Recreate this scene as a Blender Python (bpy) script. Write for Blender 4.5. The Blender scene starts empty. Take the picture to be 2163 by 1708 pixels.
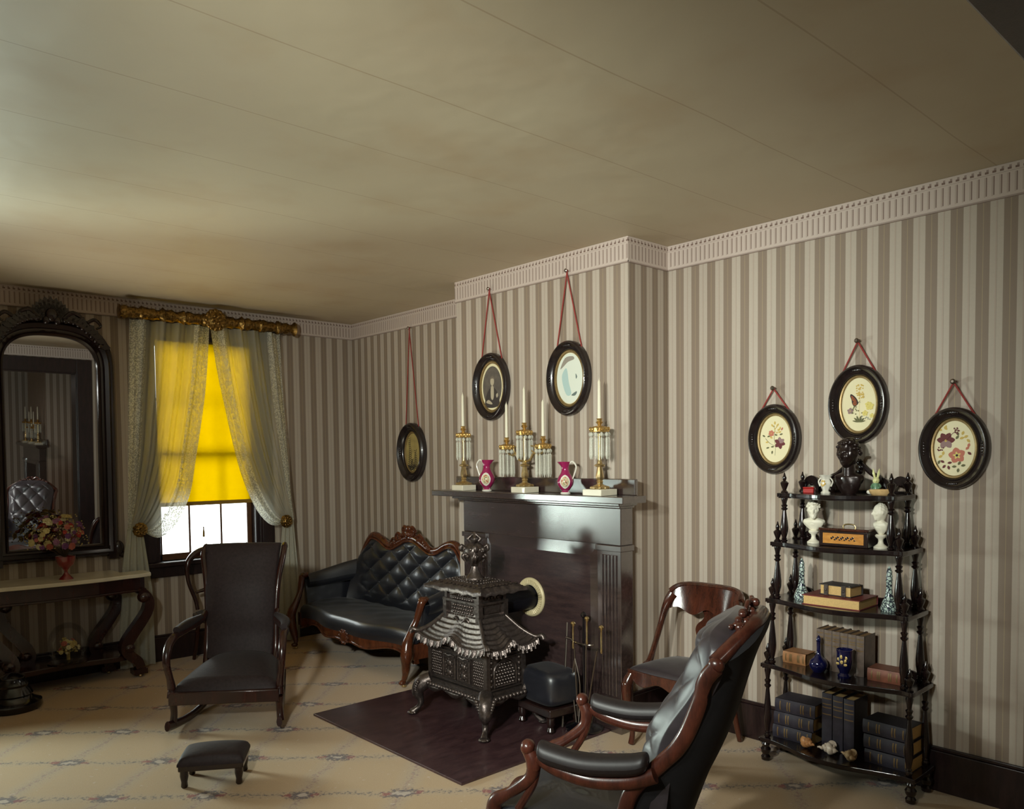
import bpy, math, random
from mathutils import Vector, Matrix, noise
random.seed(7)
SC = bpy.context.scene
COL = SC.collection
PI = math.pi

# ------------------------------------------------------------------ camera
cam_data = bpy.data.cameras.new('camera')
cam = bpy.data.objects.new('camera', cam_data)
COL.objects.link(cam)
SC.camera = cam
cam_data.sensor_width = 36.0
cam_data.sensor_fit = 'HORIZONTAL'
cam_data.lens = 1688.89 / 2163.0 * 36.0
cam_data.shift_x = (1081.5 - 1070.0) / 2163.0
cam_data.shift_y = (1040.45 - 854.0) / 2163.0
cam_data.clip_start = 0.05
cam_data.dof.use_dof = False
YAW, PITCH, ROLL = math.radians(42.0907), math.radians(2.6358), math.radians(-0.6801)
fw = Vector((math.sin(YAW) * math.cos(PITCH), math.cos(YAW) * math.cos(PITCH), -math.sin(PITCH)))
r0 = Vector((math.cos(YAW), -math.sin(YAW), 0))
u0 = r0.cross(fw)
rt = math.cos(ROLL) * r0 + math.sin(ROLL) * u0
up = -math.sin(ROLL) * r0 + math.cos(ROLL) * u0
EYE = Vector((0, 0, 1.62))
cam.matrix_world = Matrix(((rt.x, up.x, -fw.x, EYE.x), (rt.y, up.y, -fw.y, EYE.y),
                           (rt.z, up.z, -fw.z, EYE.z), (0, 0, 0, 1)))

# ------------------------------------------------------------------ world, colour
world = bpy.data.worlds.new('sky')
SC.world = world
world.use_nodes = True
bg = world.node_tree.nodes['Background']
bg.inputs[0].default_value = (0.93, 0.97, 1.0, 1)
bg.inputs[1].default_value = 4.2
SC.view_settings.view_transform = 'Standard'
SC.view_settings.look = 'None'
SC.view_settings.gamma = 1.0
SC.view_settings.use_curve_mapping = False
SC.view_settings.exposure = 0.0
SC.cycles.use_denoising = True
SC.cycles.max_bounces = 9
SC.cycles.diffuse_bounces = 4
SC.cycles.glossy_bounces = 5
SC.cycles.transmission_bounces = 6
SC.cycles.transparent_max_bounces = 12
SC.cycles.sample_clamp_indirect = 6.0
SC.cycles.caustics_reflective = False
SC.cycles.caustics_refractive = False

def area_light(name, loc, target, size, power, color):
    d = bpy.data.lights.new(name, 'AREA')
    if isinstance(size, tuple): d.shape = 'RECTANGLE'; d.size, d.size_y = size
    else: d.shape = 'SQUARE'; d.size = size
    d.energy = power; d.color = color
    o = bpy.data.objects.new(name, d); COL.objects.link(o)
    o.location = loc
    o.rotation_euler = (Vector(target) - Vector(loc)).to_track_quat('-Z', 'Y').to_euler()
    return o
# photographer's two flood lamps standing beside the camera in the doorway; a further spot is added to brighten the ceiling
def spot(name, loc, target, angle, power, color, blend=1.0, size=0.10):
    d = bpy.data.lights.new(name, 'SPOT')
    d.energy = power; d.color = color; d.spot_size = math.radians(angle); d.spot_blend = blend; d.shadow_soft_size = size
    o = bpy.data.objects.new(name, d); COL.objects.link(o); o.location = loc
    o.rotation_euler = (Vector(target) - Vector(loc)).to_track_quat('-Z', 'Y').to_euler()
    return o
spot('flood_lamp', (-0.55, 0.9, 2.25), (3.66, 3.75, 1.45), 74, 520, (0.95, 1.0, 0.91))
spot('flood_lamp', (-0.35, 1.55, 2.3), (3.7, 3.0, 1.2), 70, 300, (0.95, 1.0, 0.92))
spot('ceiling_fill', (0.55, 5.75, 0.8), (2.3, 5.0, 2.877), 84, 150, (1.0, 0.95, 0.80), 1.0, 0.5)  # added fill out of view, lifts the ceiling near the window
# daylight entering by the two windows of the far wall (the second window is outside the picture)
area_light('window_daylight', (2.635, 6.98, 1.75), (2.6, 3.0, 1.0), (0.95, 1.9), 32, (0.93, 0.98, 1.0))
area_light('window_daylight', (0.315, 6.96, 1.06), (2.2, 3.4, 0.9), (0.9, 0.52), 150, (0.88, 1.0, 0.93))
area_light('adjoining_fill', (1.9, -1.7, 2.55), (1.9, -1.7, 0.0), 0.5, 14, (1.0, 0.93, 0.8))  # added light for the adjoining parlour, no fixture hangs there

# ------------------------------------------------------------------ room numbers (metres)
XA, YB, XC, ZC = 4.039, 6.631, 3.661, 2.877
YW = 0.575            # wall of the doorway in which the camera stands
CH0, CH1 = 2.986, 4.57

# ------------------------------------------------------------------ mesh helpers
class MB:
    def __init__(s):
        s.v = []; s.f = []; s.m = []; s.cur = 0
    def mat(s, i): s.cur = i; return s
    def add(s, vs, fs):
        n = len(s.v); s.v += [tuple(p) for p in vs]
        for f in fs:
            s.f.append(tuple(i + n for i in f)); s.m.append(s.cur)
        return s
    def box(s, x0, x1, y0, y1, z0, z1):
        vs = [(x, y, z) for z in (z0, z1) for y in (y0, y1) for x in (x0, x1)]
        return s.add(vs, [(0, 2, 3, 1), (4, 5, 7, 6), (0, 1, 5, 4), (2, 6, 7, 3), (0, 4, 6, 2), (1, 3, 7, 5)])
    def cbox(s, c, sx, sy, sz): return s.box(c[0]-sx/2, c[0]+sx/2, c[1]-sy/2, c[1]+sy/2, c[2]-sz/2, c[2]+sz/2)
    def hexa(s, q):  # 8 corners bottom 4 (ccw) top 4
        return s.add(q, [(0, 3, 2, 1), (4, 5, 6, 7), (0, 1, 5, 4), (1, 2, 6, 5), (2, 3, 7, 6), (3, 0, 4, 7)])
    def lathe(s, prof, c=(0, 0, 0), seg=24, axis='z', sq=None):
        vs = []; fs = []
        n = len(prof)
        for (r, z) in prof:
            for k in range(seg):
                a = 2 * PI * k / seg
                rr = r
                if sq: rr = r * sq(a, z)
                x, y = rr * math.cos(a), rr * math.sin(a)
                if axis == 'z': p = (x, y, z)
                elif axis == 'x': p = (z, x, y)
                else: p = (x, z, y)
                vs.append((p[0] + c[0], p[1] + c[1], p[2] + c[2]))
        for i in range(n - 1):
            for k in range(seg):
                k2 = (k + 1) % seg
                q = (i*seg + k, i*seg + k2, (i+1)*seg + k2, (i+1)*seg + k)
                fs.append(q)
        fs.append(tuple(range(seg - 1, -1, -1))); fs.append(tuple((n-1)*seg + k for k in range(seg)))
        return s.add(vs, fs)
    def tube(s, pts, r, seg=10, sub=6, closed=False, flat=1.0, upv=(0, 0, 1), smooth=True, end=True):
        P = [Vector(p) for p in pts]
        R = list(r) if isinstance(r, (list, tuple)) else [r] * len(P)
        if smooth: P, R = spline(P, R, sub, closed)
        n = len(P); vs = []; fs = []
        prev = None
        for i, p in enumerate(P):
            if closed: t = P[(i+1) % n] - P[i-1]
            else: t = P[min(i+1, n-1)] - P[max(i-1, 0)]
            t.normalize()
            a = Vector(upv).cross(t)
            if a.length < 0.15: a = Vector((1, 0, 0)).cross(t) if prev is None else prev - t * prev.dot(t)
            a.normalize()
            if prev is not None and a.dot(prev) < 0: a = -a
            prev = a
            b = t.cross(a)
            for k in range(seg):
                th = 2 * PI * k / seg
                vs.append(p + a * math.cos(th) * R[i] * flat + b * math.sin(th) * R[i])
        m = n if closed else n - 1
        for i in range(m):
            j = (i + 1) % n
            for k in range(seg):
                k2 = (k + 1) % seg
                fs.append((i*seg+k, i*seg+k2, j*seg+k2, j*seg+k))
        if not closed and end:
            fs.append(tuple(range(seg-1, -1, -1))); fs.append(tuple((n-1)*seg+k for k in range(seg)))
        return s.add(vs, fs)
    def ball(s, c, r, seg=14, rings=9, fn=None):
        if not isinstance(r, (list, tuple)): r = (r, r, r)
        vs = [(c[0], c[1], c[2] - r[2] * (fn(0, -PI/2) if fn else 1))]
        for i in range(1, rings):
            ph = -PI/2 + PI * i / rings
            for k in range(seg):
                a = 2*PI*k/seg
                q = fn(a, ph) if fn else 1
                vs.append((c[0] + r[0]*q*math.cos(ph)*math.cos(a), c[1] + r[1]*q*math.cos(ph)*math.sin(a), c[2] + r[2]*q*math.sin(ph)))
        vs.append((c[0], c[1], c[2] + r[2] * (fn(0, PI/2) if fn else 1)))
        fs = []
        for k in range(seg):
            fs.append((0, 1 + (k+1) % seg, 1 + k))
        for i in range(rings - 2):
            for k in range(seg):
                k2 = (k+1) % seg
                fs.append((1+i*seg+k, 1+i*seg+k2, 1+(i+1)*seg+k2, 1+(i+1)*seg+k))
        L = len(vs) - 1; b = 1 + (rings-2)*seg
        for k in range(seg): fs.append((b+k, b+(k+1) % seg, L))
        return s.add(vs, fs)
    def grid(s, fn, nu, nv, thick=None, wrap=False):
        """fn(u,v)->point; with thick a closed slab is made, thick is a vector or function."""
        vs = [Vector(fn(i/nu, j/nv)) for j in range(nv+1) for i in range(nu+1)]
        W = nu + 1
        fs = [(j*W+i, j*W+i+1, (j+1)*W+i+1, (j+1)*W+i) for j in range(nv) for i in range(nu)]
        if thick is None: return s.add(vs, fs)
        N = len(vs)
        back = []
        for j in range(nv+1):
            for i in range(nu+1):
                p = vs[j*W+i]
                t = thick(i/nu, j/nv) if callable(thick) else thick
                back.append(p + Vector(t))
        fs += [tuple(N+k for k in reversed(f)) for f in fs]
        for i in range(nu):
            fs.append((i+1, i, N+i, N+i+1)); a = nv*W
            fs.append((a+i, a+i+1, N+a+i+1, N+a+i))
        for j in range(nv):
            fs.append((j*W, (j+1)*W, N+(j+1)*W, N+j*W)); a = nu
            fs.append(((j+1)*W+a, j*W+a, N+j*W+a, N+(j+1)*W+a))
        return s.add(vs + back, fs)
    def prism(s, outline, d0, d1, to):
        """outline of (a,b); to(a,b,d) -> point; solid between d0 and d1."""
        n = len(outline)
        vs = [to(a, b, d0) for a, b in outline] + [to(a, b, d1) for a, b in outline]
        fs = [tuple(range(n-1, -1, -1)), tuple(range(n, 2*n))]
        for i in range(n):
            j = (i+1) % n
            fs.append((i, j, n+j, n+i))
        return s.add(vs, fs)
    def strip(s, la, lb, d0, d1, to):
        """ribbon between two polylines la, lb (same count) extruded d0..d1 - for concave shapes."""
        n = len(la)
        vs = [to(a, b, d0) for a, b in la] + [to(a, b, d0) for a, b in lb] + \
             [to(a, b, d1) for a, b in la] + [to(a, b, d1) for a, b in lb]
        fs = []
        for i in range(n-1):
            fs += [(i, i+1, n+i+1, n+i), (2*n+i+1, 2*n+i, 3*n+i, 3*n+i+1),
                   (i+1, i, 2*n+i, 2*n+i+1), (n+i, n+i+1, 3*n+i+1, 3*n+i)]
        fs += [(0, n, 3*n, 2*n), (n-1, 2*n-1+0, 4*n-1, 3*n-1)]
        return s.add(vs, fs)
    def xf(s, M, start=0):
        for i in range(start, len(s.v)):
            s.v[i] = tuple(M @ Vector(s.v[i]))
        return s
    def build(s, name, mats, parent=None, loc=None, rot=0.0, smooth=True, bevel=0.0, sub=0, angle=40):
        me = bpy.data.meshes.new(name)
        me.from_pydata([tuple(p) for p in s.v], [], s.f)
        if not isinstance(mats, (list, tuple)): mats = [mats]
        for m in mats: me.materials.append(m)
        if len(mats) > 1: me.polygons.foreach_set('material_index', s.m)
        me.validate(); me.update()
        import bmesh
        bm = bmesh.new(); bm.from_mesh(me)
        bmesh.ops.recalc_face_normals(bm, faces=bm.faces)
        bm.to_mesh(me); bm.free()
        if smooth:
            me.polygons.foreach_set('use_smooth', [True] * len(me.polygons))
            try: me.set_sharp_from_angle(angle=math.radians(angle))
            except Exception: pass
        o = bpy.data.objects.new(name, me); COL.objects.link(o)
        if parent is not None: o.parent = parent
        if loc is not None: o.location = loc
        if rot: o.rotation_euler = (0, 0, rot)
        if bevel:
            b = o.modifiers.new('bevel', 'BEVEL'); b.width = bevel; b.segments = 2; b.limit_method = 'ANGLE'
        if sub:
            b = o.modifiers.new('sub', 'SUBSURF'); b.levels = sub; b.render_levels = sub
        return o

def spline(P, R, sub, closed=False):
    n = len(P); out = []; ro = []
    rng = range(n) if closed else range(n - 1)
    for i in rng:
        if closed: a, b, c, d = P[i-1], P[i], P[(i+1) % n], P[(i+2) % n]; r1, r2 = R[i], R[(i+1) % n]
        else: a, b, c, d = P[max(i-1, 0)], P[i], P[i+1], P[min(i+2, n-1)]; r1, r2 = R[i], R[i+1]
        for k in range(sub):
            t = k / sub
            out.append(0.5 * ((2*b) + (c-a)*t + (2*a-5*b+4*c-d)*t*t + (3*b-a-3*c+d)*t*t*t))
            s_ = t*t*(3-2*t); ro.append(r1*(1-s_) + r2*s_)
    if not closed: out.append(P[-1].copy()); ro.append(R[-1])
    return out, ro
def sp2(pts, sub=6, closed=False):
    P, _ = spline([Vector((a, b, 0)) for a, b in pts], [1]*len(pts), sub, closed)
    return [(p.x, p.y) for p in P]

def empty(name, loc=(0, 0, 0), rot=0.0, label=None, cat=None, group=None):
    o = bpy.data.objects.new(name, None); COL.objects.link(o)
    o.location = loc; o.rotation_euler = (0, 0, rot); o.empty_display_size = 0.1
    tag(o, label, cat, group)
    return o
def tag(o, label=None, cat=None, group=None, kind=None):
    if label: o['label'] = label
    if cat: o['category'] = cat
    if group: o['group'] = group
    if kind: o['kind'] = kind
    return o
def structure(o): o['kind'] = 'structure'; return o
def copy_tree(o, parent=None):
    c = o.copy(); COL.objects.link(c)
    if parent is not None: c.parent = parent
    for ch in [x for x in bpy.data.objects if x.parent == o]:
        copy_tree(ch, c)
    return c

# ------------------------------------------------------------------ material helpers
def srgb(r, g, b):
    f = lambda c: (c/255/12.92) if c/255 <= 0.04045 else ((c/255+0.055)/1.055)**2.4
    return (f(r), f(g), f(b), 1)
class NT:
    def __init__(s, name):
        s.m = bpy.data.materials.new(name); s.m.use_nodes = True
        s.t = s.m.node_tree; s.p = s.t.nodes['Principled BSDF']; s.out = s.t.nodes['Material Output']
    def n(s, typ, **kw):
        x = s.t.nodes.new(typ)
        for k, v in kw.items(): setattr(x, k, v)
        return x
    def l(s, a, b): s.t.links.new(a, b)
    def math(s, op, a, b=None, c=None):
        x = s.n('ShaderNodeMath', operation=op)
        for i, v in enumerate((a, b, c)):
            if v is None: continue
            if isinstance(v, (int, float)): x.inputs[i].default_value = v
            else: s.l(v, x.inputs[i])
        return x.outputs[0]
    def mix(s, f, a, b):
        x = s.n('ShaderNodeMix', data_type='RGBA')
        for sock, v in ((x.inputs[0], f), (x.inputs[6], a), (x.inputs[7], b)):
            if isinstance(v, (int, float, tuple)): sock.default_value = v
            else: s.l(v, sock)
        return x.outputs[2]
    def noise(s, scale, vec=None, detail=3, rough=0.5, out=0):
        x = s.n('ShaderNodeTexNoise'); x.inputs['Scale'].default_value = scale
        x.inputs['Detail'].default_value = detail; x.inputs['Roughness'].default_value = rough
        if vec is not None: s.l(vec, x.inputs['Vector'])
        return x.outputs[out]
    def coord(s, kind='Object', scale=None, rot=None):
        c = s.n('ShaderNodeTexCoord').outputs[kind]
        if scale or rot:
            mp = s.n('ShaderNodeMapping')
            if scale: mp.inputs['Scale'].default_value = scale
            if rot: mp.inputs['Rotation'].default_value = rot
            s.l(c, mp.inputs[0]); return mp.outputs[0]
        return c
    def ramp(s, fac, stops):
        x = s.n('ShaderNodeValToRGB'); e = x.color_ramp.elements
        while len(e) < len(stops): e.new(0.5)
        for i, (p, c) in enumerate(stops): e[i].position = p; e[i].color = c
        s.l(fac, x.inputs[0]); return x.outputs[0]
    def bump(s, h, strength=0.3, dist=0.01):
        b = s.n('ShaderNodeBump'); b.inputs['Strength'].default_value = strength; b.inputs['Distance'].default_value = dist
        s.l(h, b.inputs['Height']); s.l(b.outputs[0], s.p.inputs['Normal']); return b
    def set(s, **kw):
        for k, v in kw.items():
            sock = s.p.inputs[k.replace('_', ' ')]
            if isinstance(v, (int, float, tuple)): sock.default_value = v
            else: s.l(v, sock)
        return s

def wood(name, dark, light, rough=0.28, scale=(6, 6, 1.2), coat=0.4, bump=0.08):
    t = NT(name); c = t.coord('Object', scale)
    n = t.noise(5.0, c, 5, 0.6)
    n2 = t.noise(38.0, c, 2, 0.5)
    f = t.math('ADD', t.math('MULTIPLY', n, 0.75), t.math('MULTIPLY', n2, 0.3))
    col = t.ramp(f, [(0.35, dark), (0.7, light)])
    t.set(Base_Color=col, Roughness=rough, Coat_Weight=coat, Coat_Roughness=0.12)
    t.bump(n2, bump, 0.003)
    return t.m
def plain(name, col, rough=0.5, metal=0.0, coat=0.0, noise_amt=0.0, scale=20, bump=0.0, sheen=0.0, emit=None, spec=None):
    t = NT(name); t.set(Roughness=rough, Metallic=metal, Coat_Weight=coat)
    if noise_amt:
        n = t.noise(scale, t.coord(), 4, 0.55)
        d = tuple(max(0, x*(1-noise_amt)) for x in col[:3]) + (1,)
        b = tuple(min(1, x*(1+noise_amt)) for x in col[:3]) + (1,)
        t.set(Base_Color=t.ramp(n, [(0.3, d), (0.7, b)]))
        if bump: t.bump(n, bump, 0.004)
    else: t.set(Base_Color=col)
    if sheen: t.set(Sheen_Weight=sheen)
    if spec is not None: t.p.inputs['Specular IOR Level'].default_value = spec
    return t.m

def wallpaper(name, axis, start, period, k=1.0):
    t = NT(name)
    pos = t.n('ShaderNodeNewGeometry').outputs['Position']
    sep = t.n('ShaderNodeSeparateXYZ'); t.l(pos, sep.inputs[0])
    u = sep.outputs[axis]
    fr = t.math('FRACT', t.math('ADD', t.math('MULTIPLY', t.math('SUBTRACT', u, start), 1/period), 100.0))
    band = t.math('GREATER_THAN', fr, 0.5)
    L, D = srgb(196, 184, 170), srgb(146, 129, 114)
    L = tuple(x*k for x in L[:3]) + (1,); D = tuple(x*k for x in D[:3]) + (1,)
    col = t.mix(band, L, D)
    def line(c0, w):
        return t.math('LESS_THAN', t.math('ABSOLUTE', t.math('SUBTRACT', fr, c0)), w)
    col = t.mix(t.math('MULTIPLY', line(0.235, 0.010), 0.6), col, D)
    col = t.mix(t.math('MULTIPLY', line(0.275, 0.008), 0.5), col, srgb(170, 120, 110))
    col = t.mix(t.math('MULTIPLY', line(0.75, 0.014), 0.6), col, srgb(186, 168, 132))
    nz = t.noise(90, pos, 2); col = t.mix(t.math('MULTIPLY', nz, 0.12), col, srgb(120, 108, 96))
    big = t.noise(0.9, pos, 3); col = t.mix(t.math('MULTIPLY', big, 0.12), col, srgb(150, 132, 112))
    t.set(Base_Color=col, Roughness=0.62)
    return t.m
def cornice_paper(name, axis, period, zb, zt):
    t = NT(name)
    pos = t.n('ShaderNodeNewGeometry').outputs['Position']
    sep = t.n('ShaderNodeSeparateXYZ'); t.l(pos, sep.inputs[0])
    u = t.math('FRACT', t.math('ADD', t.math('MULTIPLY', sep.outputs[axis], 1/period), 100.0))
    v = t.math('DIVIDE', t.math('SUBTRACT', sep.outputs['Z'], zb), zt - zb)
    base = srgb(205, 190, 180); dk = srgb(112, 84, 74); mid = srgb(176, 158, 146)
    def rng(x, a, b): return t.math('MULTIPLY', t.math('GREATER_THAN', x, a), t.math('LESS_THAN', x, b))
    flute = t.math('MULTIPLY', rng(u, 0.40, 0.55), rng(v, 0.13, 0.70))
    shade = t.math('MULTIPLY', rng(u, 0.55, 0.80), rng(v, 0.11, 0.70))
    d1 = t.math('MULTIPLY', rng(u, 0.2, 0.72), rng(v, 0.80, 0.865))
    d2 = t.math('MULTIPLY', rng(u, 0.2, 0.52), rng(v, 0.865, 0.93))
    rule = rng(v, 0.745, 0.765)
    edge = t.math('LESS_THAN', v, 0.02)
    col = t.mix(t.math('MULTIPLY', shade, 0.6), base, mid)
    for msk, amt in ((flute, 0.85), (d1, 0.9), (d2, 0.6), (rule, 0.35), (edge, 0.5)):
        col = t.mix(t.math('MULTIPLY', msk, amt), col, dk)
    t.set(Base_Color=col, Roughness=0.6)
    return t.m

M = {}
M['paperA'] = wallpaper('striped_wallpaper', 'Y', 1.2471*1.11724, 0.0978*1.11724)
M['paperC'] = wallpaper('striped_wallpaper_chimney', 'Y', 2.985, 0.1093)
M['paperB'] = wallpaper('striped_wallpaper_window_wall', 'X', 3.1688*1.11724, 0.1128)
M['paperS'] = wallpaper('striped_wallpaper_return', 'X', 3.336*1.11724, 0.1075)
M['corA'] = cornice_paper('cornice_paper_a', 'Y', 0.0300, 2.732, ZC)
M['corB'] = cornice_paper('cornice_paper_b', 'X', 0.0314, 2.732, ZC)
M['mahogany'] = wood('mahogany', srgb(26, 12, 11), srgb(62, 29, 22), 0.25)
M['rosewood'] = wood('rosewood', srgb(52, 24, 15), srgb(108, 58, 34), 0.22)
M['walnut'] = wood('dark_walnut', srgb(22, 13, 13), srgb(46, 28, 24), 0.25)
M['blackwood'] = wood('ebonised_wood', srgb(10, 6, 8), srgb(34, 20, 20), 0.2)
M['trimwood'] = wood('dark_trim_wood', srgb(22, 12, 14), srgb(50, 32, 32), 0.35, coat=0.2)
M['mantelwood'] = wood('mantel_wood', srgb(34, 23, 24), srgb(66, 50, 48), 0.28, (8, 1.2, 8), 1.0, 0.10)
M['fireboard'] = wood('fireboard_paint', srgb(40, 28, 30), srgb(66, 48, 46), 0.5, (8, 1.2, 8), 0.1, 0.2)
M['mantelwood'].node_tree.nodes['Principled BSDF'].inputs['Coat IOR'].default_value = 2.6
M['mantelwood'].node_tree.nodes['Principled BSDF'].inputs['Coat Roughness'].default_value = 0.2
M['hearthboard'] = wood('hearth_board', srgb(50, 32, 36), srgb(80, 56, 58), 0.34, (1.5, 5, 5), 0.2, 0.1)
M['brass'] = plain('brass', srgb(224, 200, 148), 0.32, 1.0, noise_amt=0.15, scale=60)
M['gilt'] = plain('gilt', srgb(142, 112, 62), 0.30, 1.0, noise_amt=0.75, scale=60, bump=0.8)
M['giltpaint'] = plain('gilt_liner', srgb(146, 122, 80), 0.42, 0.5, noise_amt=0.2, scale=90)
M['iron'] = plain('cast_iron', srgb(98, 88, 84), 0.36, 0.85, noise_amt=0.35, scale=55, bump=0.5)
M['pipe'] = plain('stove_pipe_black', srgb(28, 28, 36), 0.32, 0.4, noise_amt=0.2)
M['steel'] = plain('polished_steel', srgb(150, 140, 130), 0.3, 1.0)
M['horsehair'] = plain('black_horsehair_satin', srgb(20, 22, 31), 0.40, 0.0, 0.25, noise_amt=0.25, scale=160, bump=0.08, sheen=0.05, spec=0.9)
M['greyleather'] = plain('worn_grey_horsehair', srgb(42, 34, 40), 0.40, 0.0, 0.0, noise_amt=0.3, scale=30, bump=0.1, sheen=0.1, spec=0.8)
M['browncloth'] = plain('brown_black_cloth', srgb(42, 31, 32), 0.62, 0.0, 0.0, noise_amt=0.3, scale=60, bump=0.15, sheen=0.05, spec=0.3)
M['armpad'] = plain('arm_pad_leather', srgb(34, 28, 29), 0.46, noise_amt=0.2, scale=80, bump=0.05)
M['blackcloth'] = plain('black_backing_cloth', srgb(13, 11, 15), 0.85, noise_amt=0.2, scale=60)
M['marble'] = plain('white_marble', srgb(226, 218, 196), 0.22, noise_amt=0.08, scale=6, coat=0.3)
M['wax'] = plain('candle_wax', srgb(236, 230, 206), 0.45)
M['plaster'] = plain('white_parian', srgb(234, 228, 208), 0.5, noise_amt=0.03, scale=30)
M['porcelain'] = plain('white_porcelain', srgb(232, 228, 214), 0.15, coat=0.6)
M['magenta'] = plain('magenta_porcelain', srgb(150, 30, 84), 0.12, coat=0.8)
M['bronze'] = plain('dark_bronze', srgb(40, 28, 26), 0.3, 0.35, coat=0.3, noise_amt=0.3, scale=40, bump=0.3)
M['cord'] = plain('red_cord', srgb(150, 52, 48), 0.7, noise_amt=0.25, scale=200, bump=0.5)
M['cream'] = plain('cream_paper', srgb(236, 226, 186), 0.35, noise_amt=0.03, scale=8, coat=0.3)
M['cobalt'] = plain('cobalt_glass', srgb(14, 16, 58), 0.08, coat=1.0)
M['black'] = plain('black_lacquer', srgb(16, 13, 18), 0.18, coat=0.7)
M['frameblack'] = plain('black_oval_frame_lacquer', srgb(34, 26, 26), 0.24, coat=0.5, noise_amt=0.3, scale=30, bump=0.15)
def glass(name, col=(1, 1, 1, 1), amt=0.12, rough=0.02, fs=1.0):
    t = NT(name); t.t.nodes.remove(t.p)
    tr = t.n('ShaderNodeBsdfTransparent'); tr.inputs[0].default_value = col
    gl = t.n('ShaderNodeBsdfGlossy'); gl.inputs['Roughness'].default_value = rough
    fr = t.n('ShaderNodeFresnel'); fr.inputs[0].default_value = 1.45
    f = t.math('ADD', t.math('MULTIPLY', fr.outputs[0], fs), amt)
    mx = t.n('ShaderNodeMixShader'); t.l(f, mx.inputs[0]); t.l(tr.outputs[0], mx.inputs[1]); t.l(gl.outputs[0], mx.inputs[2])
    t.l(mx.outputs[0], t.out.inputs[0]); return t.m
M['pane'] = glass('window_glass', (0.98, 1, 0.98, 1), 0.0)
M['dome'] = glass('dome_glass', (0.985, 0.985, 0.985, 1), 0.0, 0.02, 0.35)
t = NT('cut_crystal'); t.set(Base_Color=srgb(232, 232, 218), Roughness=.12, Coat_Weight=.6)
tr_ = t.n('ShaderNodeBsdfTransparent'); mx_ = t.n('ShaderNodeMixShader')
cr_n = t.noise(240, t.coord(), 1); t.l(t.math('ADD', t.math('MULTIPLY', cr_n, .5), .22), mx_.inputs[0])
t.l(tr_.outputs[0], mx_.inputs[1]); t.l(t.p.outputs[0], mx_.inputs[2]); t.l(mx_.outputs[0], t.out.inputs[0]); M['crystal'] = t.m
t = NT('mirror_glass'); t.set(Base_Color=(0.62, 0.60, 0.62, 1), Metallic=1.0, Roughness=0.01); M['mirror'] = t.m

def sweep(mb, path, prof, to, closed=True):
    """profile [(offset outward, depth)] carried round a 2-D path; to(a,b,d)->xyz"""
    n = len(path); m = len(prof); vs = []; fs = []
    for i in range(n):
        p0 = path[i-1] if (closed or i) else path[0]
        p1 = path[(i+1) % n] if (closed or i < n-1) else path[-1]
        tx, ty = p1[0]-p0[0], p1[1]-p0[1]; L = math.hypot(tx, ty) or 1
        nx, ny = ty/L, -tx/L
        for (o, d) in prof: vs.append(to(path[i][0]+nx*o, path[i][1]+ny*o, d))
    for i in range(n if closed else n-1):
        j = (i+1) % n
        for k in range(m):
            k2 = (k+1) % m
            fs.append((i*m+k, i*m+k2, j*m+k2, j*m+k))
    if not closed:
        fs.append(tuple(range(m))); fs.append(tuple((n-1)*m+k for k in range(m-1, -1, -1)))
    return mb.add(vs, fs)
def ellipse(cx, cy, a, b, n=56): return [(cx+a*math.cos(2*PI*k/n), cy+b*math.sin(2*PI*k/n)) for k in range(n)]

# ================================================================== THE ROOM
# carpet
t = NT('floral_trellis_carpet')
pos = t.n('ShaderNodeNewGeometry').outputs['Position']
wob = t.noise(3.5, pos, 2, 0.5, out=1)
off = t.n('ShaderNodeVectorMath', operation='SUBTRACT'); t.l(wob, off.inputs[0]); off.inputs[1].default_value = (0.5, 0.5, 0.5)
sc_ = t.n('ShaderNodeVectorMath', operation='SCALE'); t.l(off.outputs[0], sc_.inputs[0]); sc_.inputs['Scale'].default_value = 0.10
ad = t.n('ShaderNodeVectorMath', operation='ADD'); t.l(pos, ad.inputs[0]); t.l(sc_.outputs[0], ad.inputs[1])
sep = t.n('ShaderNodeSeparateXYZ'); t.l(ad.outputs[0], sep.inputs[0])
ax, ay = 0.3585, 0.3128
X = t.math('DIVIDE', t.math('SUBTRACT', sep.outputs[0], 1.081), ax)
Y = t.math('DIVIDE', t.math('SUBTRACT', sep.outputs[1], 5.36), ay)
s_ = t.math('MULTIPLY', t.math('SUBTRACT', X, Y), 0.5)
q_ = t.math('MULTIPLY', t.math('ADD', X, Y), 0.5)
def near(v): return t.math('SUBTRACT', t.math('FRACT', t.math('ADD', v, 50.5)), 0.5)
ds, dq = near(s_), near(q_)
def lt(a, b): return t.math('LESS_THAN', a, b)
def absn(a): return t.math('ABSOLUTE', a)
spk = t.noise(52, pos, 3, 0.72); spk2 = t.noise(85, pos, 2, 0.6); spk3 = t.noise(24, pos, 2, 0.6)
band_a = t.math('SUBTRACT', 1.0, t.math('MINIMUM', t.math('MULTIPLY', absn(dq), 7.0), 1.0))
band_b = t.math('SUBTRACT', 1.0, t.math('MINIMUM', t.math('MULTIPLY', absn(ds), 5.5), 1.0))
clus = t.math('SUBTRACT', 1.0, t.math('MINIMUM', t.math('SQRT', t.math('ADD', t.math('POWER', t.math('MULTIPLY', ds, 3.3), 2.0), t.math('POWER', t.math('MULTIPLY', dq, 6.2), 2.0))), 1.0))
def thresh(m, nz, k, a): return t.math('MINIMUM', t.math('MAXIMUM', t.math('MULTIPLY', t.math('SUBTRACT', t.math('ADD', t.math('MULTIPLY', m, k), nz), a), 9.0), 0.0), 1.0)
base = t.mix(t.noise(160, pos, 2), srgb(182, 151, 115), srgb(202, 173, 136))
base = t.mix(t.math('MULTIPLY', t.noise(1.4, pos, 3), 0.35), base, srgb(168, 142, 106))
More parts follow.
